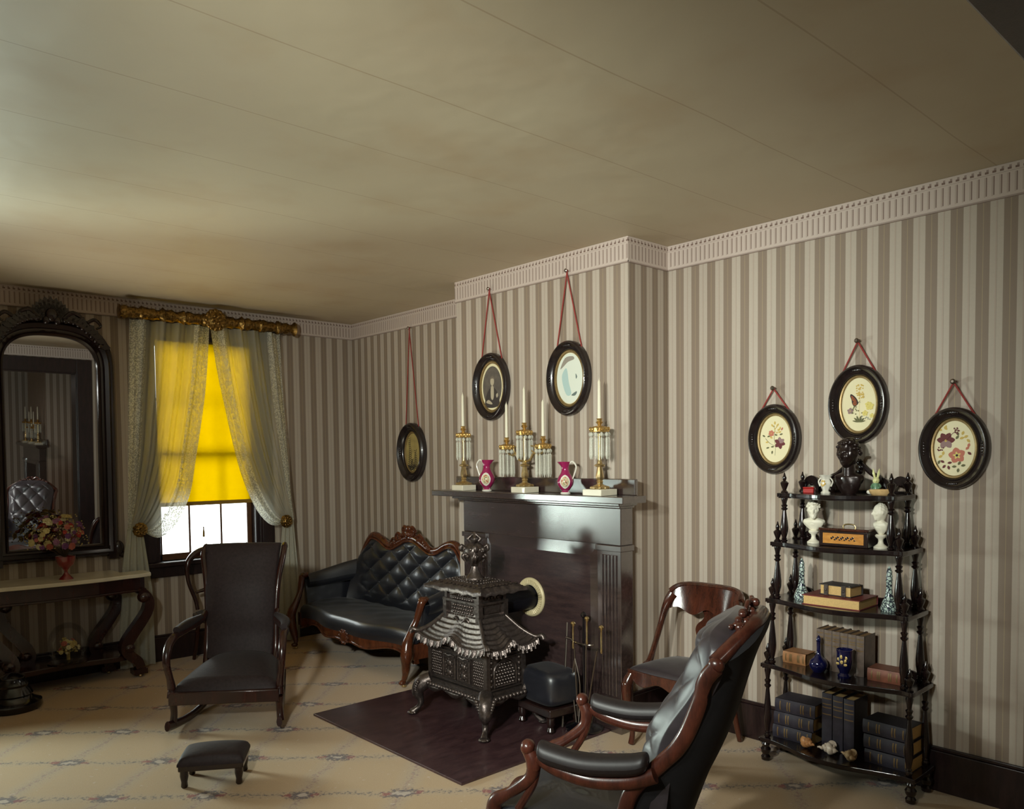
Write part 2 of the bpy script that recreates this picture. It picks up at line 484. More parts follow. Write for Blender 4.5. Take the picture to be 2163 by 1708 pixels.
halo = t.math('MAXIMUM', t.math('MULTIPLY', band_b, 0.55), t.math('MULTIPLY', band_a, 0.4))
base = t.mix(t.math('MULTIPLY', halo, 0.8), base, srgb(176, 164, 148))
col = t.mix(t.math('MULTIPLY', thresh(band_b, spk, 0.26, 0.74), 0.50), base, srgb(132, 108, 112))
col = t.mix(t.math('MULTIPLY', thresh(band_b, spk2, 0.28, 0.78), 0.55), col, srgb(158, 104, 100))
col = t.mix(t.math('MULTIPLY', thresh(band_a, spk, 0.30, 0.75), 0.85), col, srgb(100, 92, 92))
col = t.mix(t.math('MULTIPLY', thresh(clus, spk, 0.50, 0.66), 0.9), col, srgb(96, 84, 88))
cen = t.math('SUBTRACT', 1.0, t.math('MINIMUM', t.math('SQRT', t.math('ADD', t.math('POWER', t.math('MULTIPLY', ds, 7.0), 2.0), t.math('POWER', t.math('MULTIPLY', dq, 13.0), 2.0))), 1.0))
col = t.mix(t.math('MULTIPLY', thresh(cen, spk3, 0.4, 0.66), 0.8), col, srgb(206, 188, 172))
def bloom(o):
    d2 = t.math('SUBTRACT', ds, o)
    return t.math('SUBTRACT', 1.0, t.math('MINIMUM', t.math('SQRT', t.math('ADD', t.math('POWER', t.math('MULTIPLY', d2, 10.0), 2.0), t.math('POWER', t.math('MULTIPLY', dq, 12.0), 2.0))), 1.0))
for o_, c_ in ((-0.15, srgb(166, 74, 60)), (0.16, srgb(154, 70, 68))):
    col = t.mix(t.math('MULTIPLY', thresh(bloom(o_), spk, 0.5, 0.72), 0.6), col, c_)
t.set(Base_Color=col, Roughness=0.95, Sheen_Weight=0.2); t.bump(t.noise(260, pos, 2), 0.3, 0.003)
M['carpet'] = t.m
structure(MB().box(-1.7, XA+.02, -4.72, YB+.02, -0.12, 0).build('floor', M['carpet'], smooth=False))

# ceiling of pasted paper: seams every half metre or so, faint stains
t = NT('ceiling_paper')
pos = t.n('ShaderNodeNewGeometry').outputs['Position']
sep = t.n('ShaderNodeSeparateXYZ'); t.l(pos, sep.inputs[0])
wy = t.math('ADD', sep.outputs[1], t.math('MULTIPLY', t.noise(0.8, pos, 1), 0.06))
fr = t.math('FRACT', t.math('ADD', t.math('MULTIPLY', wy, 1/0.535), 40.18))
seam = t.math('LESS_THAN', t.math('ABSOLUTE', t.math('SUBTRACT', fr, 0.5)), 0.006)
base = t.mix(t.noise(1.3, pos, 4), srgb(200, 188, 160), srgb(186, 168, 140))
st = t.ramp(t.noise(2.6, pos, 4), [(0.52, (0, 0, 0, 1)), (0.72, (1, 1, 1, 1))])
base = t.mix(t.math('MULTIPLY', st, 0.28), base, srgb(178, 150, 112))
base = t.mix(t.math('MULTIPLY', seam, 0.45), base, srgb(150, 122, 92))
t.set(Base_Color=base, Roughness=0.55); t.bump(t.noise(2.0, pos, 3), 0.25, 0.05)
M['ceiling'] = t.m
structure(MB().box(-1.7, XA+.02, -4.72, YB+.02, ZC, ZC+.12).build('ceiling', M['ceiling'], smooth=False))

structure(MB().box(XA, XA+.2, -4.72, YB+.2, 0, ZC).build('wall_right', M['paperA'], smooth=False))
mb = MB()                      # chimney breast: front striped across Y, returns striped across X
mb.box(XC, XA+.01, CH0+.001, CH1-.001, 0, ZC)
mb.mat(1); mb.box(XC+.0006, XA, CH0, CH1, 0, ZC)
structure(mb.build('wall_chimney', [M['paperC'], M['paperS']], smooth=False))
# window wall with its two openings
W1 = (2.20, 3.07, 0.80, 2.62); W2 = (-0.12, 0.75, 0.80, 2.62)
mb = MB(); y0, y1 = YB, YB+.24
for xa, xb in ((-1.7, W2[0]), (W2[1], W1[0]), (W1[1], XA+.2)): mb.box(xa, xb, y0, y1, 0, ZC)
for w in (W1, W2):
    mb.box(w[0], w[1], y0, y1, 0, w[2]); mb.box(w[0], w[1], y0, y1, w[3], ZC)
structure(mb.build('wall_back', M['paperB'], smooth=False))
structure(MB().box(-1.9, -1.7, -4.72, YB+.2, 0, ZC).build('wall_left', M['paperA'], smooth=False))
structure(MB().box(-1.9, XA+.2, -4.92, -4.72, 0, ZC).build('wall_far', M['paperB'], smooth=False))
# doorway wall between the two parlours; the camera looks through its opening
DO0, DO1, DOH = -1.15, 3.13, 2.53
mb = MB(); mb.box(-1.7, DO0, YW-.2, YW, 0, ZC); mb.box(DO1, XA, YW-.2, YW, 0, ZC); mb.box(DO0, DO1, YW-.2, YW, DOH, ZC)
structure(mb.build('wall_front', M['paperB'], smooth=False))
mb = MB()
for s0, s1 in ((YW, YW+.03), (YW-.23, YW-.2)):
    mb.box(DO0-.16, DO0, s0, s1, 0, DOH+.19); mb.box(DO1, DO1+.20, s0, s1, 0, DOH+.19); mb.box(DO0, DO1, s0, s1, DOH, DOH+.19)
mb.box(DO0-.01, DO0+.015, YW-.22, YW+.02, 0, DOH); mb.box(DO1-.015, DO1+.01, YW-.22, YW+.02, 0, DOH); mb.box(DO0, DO1, YW-.22, YW+.02, DOH-.015, DOH+.01)
structure(mb.build('door_1', M['trimwood'], smooth=False, bevel=.006))

# second chimney breast in the adjoining parlour, seen only in the pier glass
mb = MB(); mb.box(3.50, XA+.01, -4.3, -2.92, 0, ZC); mb.mat(1); mb.box(3.5006, XA, -4.302, -2.918, 0, ZC)
structure(mb.build('wall_adjoining_chimney', [M['paperA'], M['paperS']], smooth=False))

# paper cornice
z0, z1, th = 2.732, ZC-.001, .008
n = 0
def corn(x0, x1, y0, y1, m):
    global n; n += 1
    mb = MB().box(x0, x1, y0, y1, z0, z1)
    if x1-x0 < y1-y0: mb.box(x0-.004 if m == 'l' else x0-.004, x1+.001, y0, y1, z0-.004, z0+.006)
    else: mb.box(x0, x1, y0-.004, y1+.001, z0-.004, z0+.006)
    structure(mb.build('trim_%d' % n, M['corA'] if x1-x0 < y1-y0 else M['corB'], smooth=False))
corn(XA-th, XA, YW, CH0-th, 'r'); corn(XC-th, XC, CH0-th, CH1+th, 'r'); corn(XA-th, XA, CH1+th, YB, 'r')
corn(XC, XA-th, CH0-th, CH0, 'f'); corn(XC, XA-th, CH1, CH1+th, 'f')
corn(-1.7, XA-th, YB-th, YB, 'f'); corn(-1.7, XA-th, YW, YW+th, 'f')
corn(-1.7, -1.7+th, YW, YB, 'l')

# baseboards
def base(name, *b):
    x0, x1, y0, y1 = b
    mb = MB().box(x0, x1, y0, y1, 0, .195)
    if x1-x0 < y1-y0: mb.box(x0+(0 if x0 > 0 else 0)+.006, x1, y0, y1, .195, .213)
    else: mb.box(x0, x1, y0+.006, y1, .195, .213)
    structure(mb.build(name, M['trimwood'], smooth=False, bevel=.004))
base('baseboard_right', XA-.022, XA, YW+.03, CH0)
base('baseboard_right_far', XA-.022, XA, CH1, YB)
base('baseboard_chimney_return', XC, XA-.022, CH0-.022, CH0)
base('baseboard_back', -1.7, XA-.022, YB-.022, YB)
base('baseboard_left', -1.7, -1.678, YW, YB)
base('baseboard_chimney_adjoining', 3.48, 3.50, -4.3, -2.92)

# windows: casing, sill, sashes and panes
def window(idx, w):
    x0, x1, za, zb = w; cw = .13
    mb = MB()
    ya = YB-.028
    for a, b in ((x0-cw, x0+.005), (x1-.005, x1+cw)):
        mb.box(a, b, ya, YB, za-.02, zb+cw*.8); mb.box(a+.02, b-.02, ya-.01, ya, za, zb+.02)
    mb.box(x0-cw, x1+cw, ya, YB, zb, zb+cw*.8); mb.box(x0-cw-.02, x1+cw+.02, ya-.02, YB, zb+cw*.8, zb+cw*.8+.025)
    f = structure(mb.build('window_%d' % idx, M['trimwood'], smooth=False, bevel=.005))
    j = MB()
    j.box(x0-.001, x0+.03, YB, YB+.22, za, zb); j.box(x1-.03, x1+.001, YB, YB+.22, za, zb); j.box(x0, x1, YB, YB+.22, zb-.03, zb)
    j.build('jamb', M['trimwood'], f, smooth=False, bevel=.004)
    s = MB(); s.box(x0-cw-.03, x1+cw+.03, YB-.075, YB+.08, za-.035, za); s.box(x0-cw, x1+cw, YB-.02, YB, za-.125, za-.035)
    s.build('window_sill', M['trimwood'], f, smooth=False, bevel=.006)
    zm = za + (zb-za)*.47
    for nm, a, b, yy in (('lower_sash', za, zm+.03, YB+.085), ('upper_sash', zm-.02, zb-.03, YB+.125)):
        s = MB(); st_ = .042
        s.box(x0+.03, x0+.03+st_, yy, yy+.035, a, b); s.box(x1-.03-st_, x1-.03, yy, yy+.035, a, b)
        s.box(x0+.03, x1-.03, yy, yy+.035, a, a+.05); s.box(x0+.03, x1-.03, yy, yy+.035, b-.04, b)
        wx = (x1-x0-.06)/3
        for k in (1, 2): s.box(x0+.03+wx*k-.008, x0+.03+wx*k+.008, yy+.006, yy+.03, a, b)
        if nm == 'upper_sash': s.box(x0+.03, x1-.03, yy+.006, yy+.03, (a+b)/2-.008, (a+b)/2+.008)
        so = s.build(nm, M['trimwood'] if idx == 2 else M['sash'], f, smooth=False, bevel=.003)
        MB().box(x0+.04, x1-.04, yy+.016, yy+.019, a+.03, b-.03).build('pane', M['pane'], so, smooth=False)
M['sash'] = plain('sash_wood', srgb(96, 62, 40), 0.4, coat=.2, noise_amt=.2)
window(1, W1); window(2, W2)

# ================================================================== ROLLER SHADE
t = NT('yellow_shade_cloth'); t.t.nodes.remove(t.p)
c = t.coord('Object', (1, 1, 260)); nz = t.noise(6, c, 2)
colr = t.mix(nz, srgb(218, 194, 6), srgb(232, 208, 16))
df = t.n('ShaderNodeBsdfDiffuse'); tl = t.n('ShaderNodeBsdfTranslucent'); mx = t.n('ShaderNodeMixShader'); mx.inputs[0].default_value = .62
t.l(colr, df.inputs[0]); t.l(colr, tl.inputs[0]); t.l(df.outputs[0], mx.inputs[1]); t.l(tl.outputs[0], mx.inputs[2]); t.l(mx.outputs[0], t.out.inputs[0])
M['shade'] = t.m
sh = empty('roller_shade', (2.645, YB+.045, 1.26), 0, 'bright yellow roller shade pulled two thirds down over the window pane', 'window shade')
MB().grid(lambda u, v: ((u-.5)*.80, .003*math.sin(u*9)+.004*math.sin(v*5), v*1.33), 12, 20, (0, .0015, 0)).build('shade_cloth', M['shade'], sh)
M['hem'] = plain('shade_hem', srgb(150, 116, 40), .8)
MB().box(-.40, .40, -.004, .006, -.02, .012).build('hem', M['hem'], sh, bevel=.002)
mb = MB(); mb.tube([(-.42, 0, 1.335), (.42, 0, 1.335)], .014, smooth=False); mb.build('roller', M['trimwood'], sh)
mb = MB(); mb.tube([(-.05, 0, -.02), (-.048, 0, -.20)], .0015, seg=5, smooth=False); mb.lathe([(.002, 0), (.006, -.01), (.004, -.02), (.008, -.04), (.010, -.085), (.001, -.09)], (-.048, 0, -.20), 8)
mb.build('pull_cord', M['hem'], sh)

# ================================================================== MANTELPIECE
def mantelpiece(loc, label, y0=-.48, y1=.88, splash=True):
    """front faces -X; local origin on the floor at the chimney face, y as in the room"""
    r = empty('mantelpiece', loc, 0, label, 'fireplace mantel')
    W = M['mantelwood']; fx = -.11
    mb = MB(); mb.box(-.212, -.002, y0-.10, y1+.235, 1.343, 1.383)
    mb.build('shelf', W, r, smooth=False, bevel=.004)
    mb = MB(); mb.box(-.165, -.002, y0-.035, y1+.06, 1.326, 1.343); mb.box(-.135, -.002, y0-.015, y1+.03, 1.312, 1.3261)
    mb.build('bed_molding', W, r, smooth=False, bevel=.004)
    mb = MB(); mb.box(fx, -.002, y0, y1, 1.095, 1.312); mb.build('frieze', W, r, smooth=False, bevel=.004)
    if splash:
        mb = MB(); mb.box(-.03, -.002, y0-.04, y1+.18, 1.383, 1.478); mb.build('backsplash', W, r, smooth=False, bevel=.005)
    for a, b in ((y0, y0+.18), (y1-.235, y1)):
        mb = MB(); mb.box(fx, -.002, a, b, 0, 1.095)
        mb.box(fx-.014, -.003, a-.012, b+.006, 1.06, 1.094); mb.box(fx-.016, -.003, a-.012, b+.004, 0, .17)
        n = 5; wdt = (b-a-.05)/n
        for k in range(n):
            c = a+.025+wdt*(k+.5)
            mb.box(fx-.008, fx+.001, c-wdt*.26, c+wdt*.26, .21, 1.04)
        mb.build('pilaster', W, r, smooth=False, bevel=.003)
    # panelled fireboard closing the hearth, with a bevelled rim
    a, b, top = y0+.18, y1-.235, 1.095
    bw = .055
    mb = MB()
    O = [(a, 0), (b, 0), (b, top), (a, top)]; I = [(a+bw, 0), (b-bw, 0), (b-bw, top-.075), (a+bw, top-.075)]
    for k in (1, 2, 3):
        j = (k+1) % 4
        mb.add([(fx+.007, *O[k]), (fx+.007, *O[j]), (fx-.001, *I[j]), (fx-.001, *I[k])], [(0, 1, 2, 3)])
    mb.build('fireboard_bevel', W, r, smooth=False)
    MB().box(fx-.001, fx+.05, a+bw, b-bw, 0, top-.075).build('fireboard', M['fireboard'], r, smooth=False)
    return r
mantelpiece((XC, 3.437, 0), 'dark wooden fireplace mantel with shelf and closed fireboard on the chimney breast', -.48, .95)

hb = empty('hearth_board', (3.0, 3.76, 0), 0, 'flat dark brown board on the carpet under the iron stove', 'hearth board')
MB().box(2.415-3.0, 3.53-3.0, 3.03-3.76, 4.515-3.76, 0.0005, .014).build('board', M['hearthboard'], hb, smooth=False, bevel=.002)

# ================================================================== PARLOUR STOVE
IR = M['iron']
st = empty('parlor_stove', (3.10, 3.73, .014), 0, 'ornate black cast iron parlor stove standing on the brown hearth board', 'stove')
def bead_row(mb, p0, p1, n, r, sq=(1, 1, 1)):
    for k in range(n):
        f = (k+.5)/n
        mb.ball((p0[0]+(p1[0]-p0[0])*f, p0[1]+(p1[1]-p0[1])*f, p0[2]+(p1[2]-p0[2])*f), (r*sq[0], r*sq[1], r*sq[2]), 8, 5)
for sx in (-1, 1):
    for sy in (-1, 1):
        mb = MB()
        mb.tube([(sx*.145, sy*.26, .225), (sx*.19, sy*.305, .19), (sx*.205, sy*.325, .14), (sx*.195, sy*.31, .085), (sx*.205, sy*.32, .045), (sx*.235, sy*.345, .012)],
                [.045, .050, .040, .020, .016, .024], 12, 6)
        mb.ball((sx*.235, sy*.345, .012), (.034, .034, .013), 12, 6)
        for q in range(9):   # acanthus relief over the knee
            f = q/8; zz_ = .215-.115*f; w_ = .05*(1-f)**.7
            for e_ in (-1, 0, 1):
                mb.ball((sx*(.200+.012*math.sin(f*PI))+e_*w_*sy*-.7*sx, sy*(.318+.014*math.sin(f*PI))+e_*w_*.7, zz_), (.015-.005*f, .015-.005*f, .012), 8, 5)
        for q in range(4): mb.ball((sx*(.235+.022*math.cos(q*1.6)), sy*(.345+.022*math.sin(q*1.6)), .012), (.012, .012, .010), 7, 4)
        mb.build('leg', IR, st)
mb = MB()
mb.box(-.185, .185, -.31, .31, .205, .222); mb.box(-.168, .168, -.292, .292, .222, .240)
for sx in (-1, 1): bead_row(mb, (sx*.187, -.31, .208), (sx*.187, .31, .208), 22, .015, (1, .9, .9))
for sy in (-1, 1): bead_row(mb, (-.185, sy*.312, .208), (.185, sy*.312, .208), 13, .015)
for sx in (-1, 1):   # scalloped apron with drop ornament
    mb.grid(lambda u, v: (sx*(.178+.012*math.sin(v*PI)), -.30+.6*u, .205-v*(.016+.028*abs(math.sin(u*PI*3))**1.5)), 48, 3, (-.01*sx, 0, 0))
for sy in (-1, 1):
    mb.grid(lambda u, v: (-.18+.36*u, sy*(.303+.012*math.sin(v*PI)), .205-v*(.016+.026*abs(math.sin(u*PI*2))**1.5)), 36, 3, (0, -.01*sy, 0))
mb.build('base', IR, st, angle=50)
mb = MB(); mb.box(-.14, .14, -.265, .265, .238, .50)
for sx in (-1, 1):
    for sy in (-1, 1): mb.box(sx*.14-.014, sx*.14+.014, sy*.265-.016, sy*.265+.016, .238, .505)
for zz in (.245, .425, .445): mb.box(-.152, .152, -.277, .277, zz, zz+.008)
# side faces: arched panel of bosses
for sy in (-1, 1):
    yy = sy*.267
    mb.tube([(-.085, yy, .26), (-.085, yy, .36), (-.05, yy, .40), (0, yy, .425), (.05, yy, .40), (.085, yy, .36), (.085, yy, .26)], .008, 8, 4)
    mb.tube([(-.07, yy, .262), (.07, yy, .262)], .007, 8, 1, smooth=False)
    for i in range(7):
        for j in range(7):
            xx, z2 = -.066+.022*i, .275+.019*j
            if abs(xx) < .075-(j-4)*.012: mb.ball((xx+(j % 2)*.009-.004, yy, z2), (.0085, .009, .0085), 6, 4)
    for k in range(5): mb.ball((-.11, yy, .27+.035*k), (.01, .012, .013), 8, 5); mb.ball((.11, yy, .27+.035*k), (.01, .012, .013), 8, 5)
# lattice panels either side of the doors
for sx in (-1, 1):
    for y0_ in (-.245, .155):
        mb.box(sx*.139-.004, sx*.139+.004, y0_-.006, y0_+.096, .262, .412)
        for i in range(6):
            for j in range(9):
                mb.ball((sx*.144, y0_+.006+.016*i+(j % 2)*.006, .272+.0165*j), (.006, .006, .0075), 6, 4)
bead_row(mb, (-.146, -.26, .468), (-.146, .26, .468), 26, .011, (.8, .8, 1.2))
bead_row(mb, (-.14, -.271, .468), (.14, -.271, .468), 15, .011, (.8, .8, 1.2))
mb.add([(-.152, -.06, .446), (-.152, .06, .446), (-.152, 0, .497), (-.14, -.06, .446), (-.14, .06, .446), (-.14, 0, .497)], [(0, 1, 2), (3, 5, 4), (0, 3, 4, 1), (1, 4, 5, 2), (2, 5, 3, 0)])
mb.build('firebox', IR, st, angle=45)
for c in (-.068, .068):
    mb = MB(); mb.box(-.152, -.139, c-.062, c+.062, .262, .415)
    P_ = [(c-.055, .270), (c+.055, .270), (c+.055, .392), (c-.055, .392)]
    mb.tube([(-.153, a, b) for a, b in P_], .005, 6, 1, closed=True, smooth=False)
    mb.tube([(-.153, c-.05, .402), (-.157, c-.025, .41), (-.158, c, .405), (-.157, c+.025, .41), (-.153, c+.05, .402)], .007, 8, 4)
    for zc in (.30, .358):
        mb.ball((-.153, c, zc), (.012, .022, .022), 12, 7)
        for q in range(8): mb.ball((-.154, c+.034*math.cos(q*PI/4), zc+.024*math.sin(q*PI/4)), (.007, .007, .007), 6, 4)
    mb.build('door', IR, st)
# pagoda roof
def roof_face(mb, A, B, n_, lo, hi):
    """A,B eave corners, inward direction n_"""
    def fn(u, v):
        e = A.lerp(B, u); w_ = v**.85
        cx = lo.lerp(hi, u)
        p = e.lerp(cx, w_)
        s2 = abs(2*u-1)
        z = .487+.178*v**1.25+.034*(s2**5)*(1-v)+.05*math.exp(-((u-.5)/.10)**2)*(1-v)**1.5+.005*math.sin(v*2*PI*7)
        return (p.x, p.y, z)
    mb.grid(fn, 46, 42, (0, 0, -.012))
    d = (B-A).normalized(); nrm = Vector((d.y, -d.x, 0))
    if nrm.dot(A) < 0: nrm = -nrm
    def sk(u, v):
        e = A.lerp(B, u); s2 = abs(2*u-1)
        z = .489+.034*s2**5+.05*math.exp(-((u-.5)/.10)**2)
        N = round((B-A).length/.034)
        z -= v*(.018+.024*abs(math.cos(u*PI*N)))
        q = e+nrm*(.004+.010*v+.005*math.sin(u*2*PI*N*2))
        return (q.x, q.y, z)
    mb.grid(sk, 90, 4, tuple(-nrm*.008))
mb = MB()
ex, ey, hx, hy = .205, .335, .095, .15
cs = [Vector((-ex, -ey, 0)), Vector((ex, -ey, 0)), Vector((ex, ey, 0)), Vector((-ex, ey, 0))]
hs = [Vector((-hx, -hy, 0)), Vector((hx, -hy, 0)), Vector((hx, hy, 0)), Vector((-hx, hy, 0))]
for k in range(4): roof_face(mb, cs[k], cs[(k+1) % 4], None, hs[k], hs[(k+1) % 4])
for k in range(4):
    c = cs[k]*1.06
    mb.tube([(hs[k].x, hs[k].y, .66), (cs[k].x*.72, cs[k].y*.72, .575), (cs[k].x*.95, cs[k].y*.95, .528), (c.x, c.y, .535), (c.x*1.03, c.y*1.03, .515)], [.012, .012, .014, .016, .02], 8, 5)
mb.build('roof', IR, st, angle=60)
mb = MB(); mb.box(-.095, .095, -.15, .15, .56, .80)
for sx in (-1, 1):
    for sy in (-1, 1):
        mb.box(sx*.10-.016, sx*.10+.016, sy*.155-.016, sy*.155+.016, .60, .745); mb.box(sx*.097-.011, sx*.097+.011, sy*.152-.011, sy*.152+.011, .745, .80)
mb.box(-.118, .118, -.172, .172, .728, .742)
for sx in (-1, 1):
    for i in range(9):
        for j in range(8):
            yy = -.088+.022*i+(j % 2)*.011; zz = .625+.0205*j
            if abs(yy) < .10: mb.ball((sx*.098, yy, zz), (.009, .0095, .0095), 6, 4)
    mb.tube([(sx*.102, -.085, .60), (sx*.112, -.05, .635), (sx*.115, 0, .60), (sx*.112, .05, .635), (sx*.102, .085, .60)], .009, 8, 5)
    mb.tube([(sx*.102, -.11, .77), (sx*.105, 0, .782), (sx*.102, .11, .77)], .007, 8, 4)
for sy in (-1, 1):
    for z_ in (.64, .69): mb.box(-.06, .06, sy*.152-.006, sy*.152+.006, z_-.018, z_+.018)
    for i in range(5): mb.ball((-.05+.025*i, sy*.155, .765), (.01, .008, .012), 7, 5)
mb.build('upper_chamber', IR, st, angle=45)
mb = MB()
def plate(u, v):
    a, b = 2*u-1, 2*v-1
    x, y = .185*a*(1-.16*(1-b*b)*abs(a)**2), .275*b*(1-.13*(1-a*a)*abs(b)**2)
    rr = max(abs(a), abs(b))
    z = .835+.028*(1-rr**2)-.020*rr**6*(1-.8*min(abs(a), abs(b))**3)+.0035*math.sin(rr*24)*(1 if rr > .35 else 0)+.004*math.sin(math.atan2(b, a)*18)*(rr**4)
    return (x, y, z)
mb.grid(plate, 48, 48, lambda u, v: (0, 0, -.02))
for k in range(26):
    a = 2*PI*k/26; mb.ball((.085*math.cos(a), .085*math.sin(a)*1.15, .861), (.008, .008, .005), 7, 4)
for k in range(40):
    a = 2*PI*k/40; c_, s_2 = math.cos(a), math.sin(a); kk = 1/max(abs(c_), abs(s_2))
    u1, v1 = (c_*kk*.80+1)/2, (s_2*kk*.80+1)/2; p = plate(u1, v1); mb.ball((p[0], p[1], p[2]+.002), (.013, .013, .006), 8, 4)
    u1, v1 = (c_*kk*.56+1)/2, (s_2*kk*.56+1)/2; p = plate(u1, v1); mb.ball((p[0], p[1], p[2]+.001), (.009, .009, .005), 7, 4)
mb.build('top_plate', IR, st, angle=70)
mb = MB()
mb.lathe([(.058, .858), (.056, .868), (.050, .875), (.030, .905), (.020, .93), (.018, .94)], seg=20, sq=lambda a, z: 1+.05*math.cos(4*a))
mb.lathe([(.018, .938), (.026, .945), (.024, .955), (.040, .972), (.056, .995), (.064, 1.02), (.066, 1.04), (.058, 1.06), (.040, 1.075), (.022, 1.085), (.026, 1.095)], seg=32, sq=lambda a, z: 1+.07*math.sin(6*a+z*150)*math.sin(z*160))
mb.tube([(-.045, -.03, .955), (-.05, -.05, 1.0), (-.03, -.05, 1.05)], [.006, .012, .007], 8, 5)
for a in (0.9, 2.5, 4.1, 5.6):
    c, s_2 = math.cos(a), math.sin(a)
    mb.tube([(.055*c, .055*s_2, 1.05), (.078*c, .078*s_2, 1.065), (.082*c, .082*s_2, 1.045), (.07*c, .07*s_2, 1.03)], [.008, .012, .013, .006], 8, 5)
    mb.tube([(.022*c, .022*s_2, 1.09), (.038*c, .038*s_2, 1.105), (.024*c, .024*s_2, 1.12), (0, 0, 1.145)], [.01, .011, .009, .003], 8, 5)
    mb.tube([(.05*c, .05*s_2, 1.02), (.07*c, .07*s_2, 1.0), (.05*c, .05*s_2, .965)], [.01, .013, .006], 8, 5)
for k in range(22):
    a = k*2.4; z_ = .985+.075*((k*7 % 22)/22); rr = .052+.012*math.sin((z_-.97)*30)
    mb.ball((rr*math.cos(a), rr*math.sin(a), z_), .012, 7, 5)
mb.ball((0, 0, 1.12), (.014, .014, .03), 10, 7)
mb.build('urn_finial', IR, st, angle=70)
mb = MB(); mb.tube([(.05, .0, .69), (.30, -.012, .693), (.446, -.025, .696)], .0765, 28, 1, smooth=False)
mb.lathe([(.082, .085), (.083, .10), (.077, .102)], (0, .003, .685), 28, 'x')
mb.build('stovepipe', M['pipe'], st)
t = NT('cream_gilt_collar'); t.set(Base_Color=srgb(206, 192, 152), Roughness=.45, Metallic=.1); M['collar'] = t.m
cl = MB(); cl.lathe([(.078, -.004), (.080, -.016), (.088, -.020), (.113, -.016), (.122, -.012), (.126, -.006), (.126, -.0005)], (0, 0, 0), 132, 'x', sq=lambda a, z: 1.0)
for k in range(44):
    a = 2*PI*k/44
    cl.tube([(-.0215, .088*math.cos(a), .088*math.sin(a)), (-.0185, .113*math.cos(a), .113*math.sin(a))], [.0036, .0052], 6, 1, smooth=False)
co = cl.build('pipe_collar', M['collar'], None, (3.5485, 3.703, .710))
tag(co, 'cream ridged round collar where the stovepipe enters the fireboard', 'pipe collar')

# ================================================================== FIRE TOOLS + HASSOCK
ft = empty('fire_tool_stand', (3.43, 3.14, .014), 0, 'black and brass fire tool stand beside the right pilaster of the fireplace', 'fire tool stand')
mb = MB(); mb.lathe([(.11, 0), (.112, .012), (.07, .03), (.03, .045), (.012, .07)], seg=28); mb.build('base', M['black'], ft)
mb = MB(); mb.tube([(0, 0, .05), (0, 0, .66)], .007, 10, 1, smooth=False)
mb.lathe([(.004, .655), (.016, .665), (.018, .678), (.010, .69), (.003, .694)], seg=14); mb.build('rod', M['black'], ft)
mb = MB(); mb.tube([(0, .09, .515), (-.02, .06, .512), (-.03, 0, .51), (-.02, -.055, .508), (0, -.075, .51)], .006, 8, 5)
mb.tube([(0, .09, .515), (0, .14, .52)], .007, 8, 1, smooth=False); mb.build('hook_bar', M['steel'], ft)
def tool(name, label, dy, top, lean, kind):
    r = empty(name, (3.395, 3.14+dy, .035), 0, label, 'fire tool', 'fireplace tools hanging on the stand')
    d = lambda z: (0, lean*(z-.25), z)
    mb = MB(); mb.tube([d(.06), d(top-.15)], .0045, 8, 1, smooth=False)
    if kind == 'poker': mb.tube([d(.06), (0, d(.06)[1]+.012, .03), (0, d(.06)[1]+.03, .04)], .005, 6, 3)
    if kind == 'shovel': mb.grid(lambda u, v: (-.01+.016*abs(2*u-1)**2, d(.06)[1]-.035+.07*u, .07-.055*v), 8, 5, (.003, 0, 0))
    if kind == 'tongs':
        mb.tube([d(.40), (0, d(.25)[1]+.03, .25), (0, d(.06)[1]+.012, .02)], .004, 6, 4); mb.tube([d(.40), (0, d(.25)[1]-.03, .25), (0, d(.06)[1]-.006, .02)], .004, 6, 4)
    mb.build('shaft', M['steel'], r)
    mb = MB(); o = lean*(top-.25)
    mb.lathe([(.004, top-.16), (.008, top-.15), (.005, top-.12), (.006, top-.07), (.005, top-.03), (.012, top-.018), (.015, top-.008), (.010, top), (.002, top+.004)], (0, o, 0), 12)
    mb.build('handle', M['brass'], r); return r
tool('fire_shovel', 'brass handled shovel, tallest of the fire tools on the stand', -.045, .655, -.03, 'shovel')
tool('fire_poker', 'brass knobbed poker leaning right on the fire tool stand', -.085, .62, -.22, 'poker')
tool('fire_tongs', 'fire tongs with small brass knob at the left of the tool stand', .03, .61, .06, 'tongs')
mb = MB(); mb.tube([(0, 0, 0), (.05, -.10, .60)], .006, 8, 1, smooth=False)
w = mb.build('poker_rod', M['steel'], None, (3.35, 3.24, .02)); w.rotation_euler = (0, 0, 1.57)
tag(w, 'plain pale metal rod leaning across the front of the fire tools', 'rod')
hs_ = empty('hassock', (3.345, 3.345, .014), math.radians(-6), 'low black satin upholstered hassock behind the stove against the fireboard', 'footstool')
mb = MB()
for (zc_, hz) in ((.245, .105),):
    def hf(u, v):
        th = 2*PI*u; ph = -PI/2+PI*v
        c5 = lambda x, e: math.copysign(abs(x)**e, x)
        return (.125*c5(math.cos(ph), .35)*c5(math.cos(th), .45), .165*c5(math.cos(ph), .35)*c5(math.sin(th), .45), zc_+hz*c5(math.sin(ph), .55)+.012*math.cos(th*2)*0)
    mb.grid(hf, 56, 26)
mb.build('cushion', M['horsehair'], hs_)
mb = MB(); mb.box(-.12, .12, -.155, .155, .09, .14); mb.build('frame', M['walnut'], hs_, bevel=.008)
for sx in (-1, 1):
    for sy in (-1, 1):
        MB().lathe([(.018, 0), (.024, .015), (.016, .035), (.026, .06), (.026, .092)], (sx*.10, sy*.135, 0), 14).build('leg', M['walnut'], hs_)

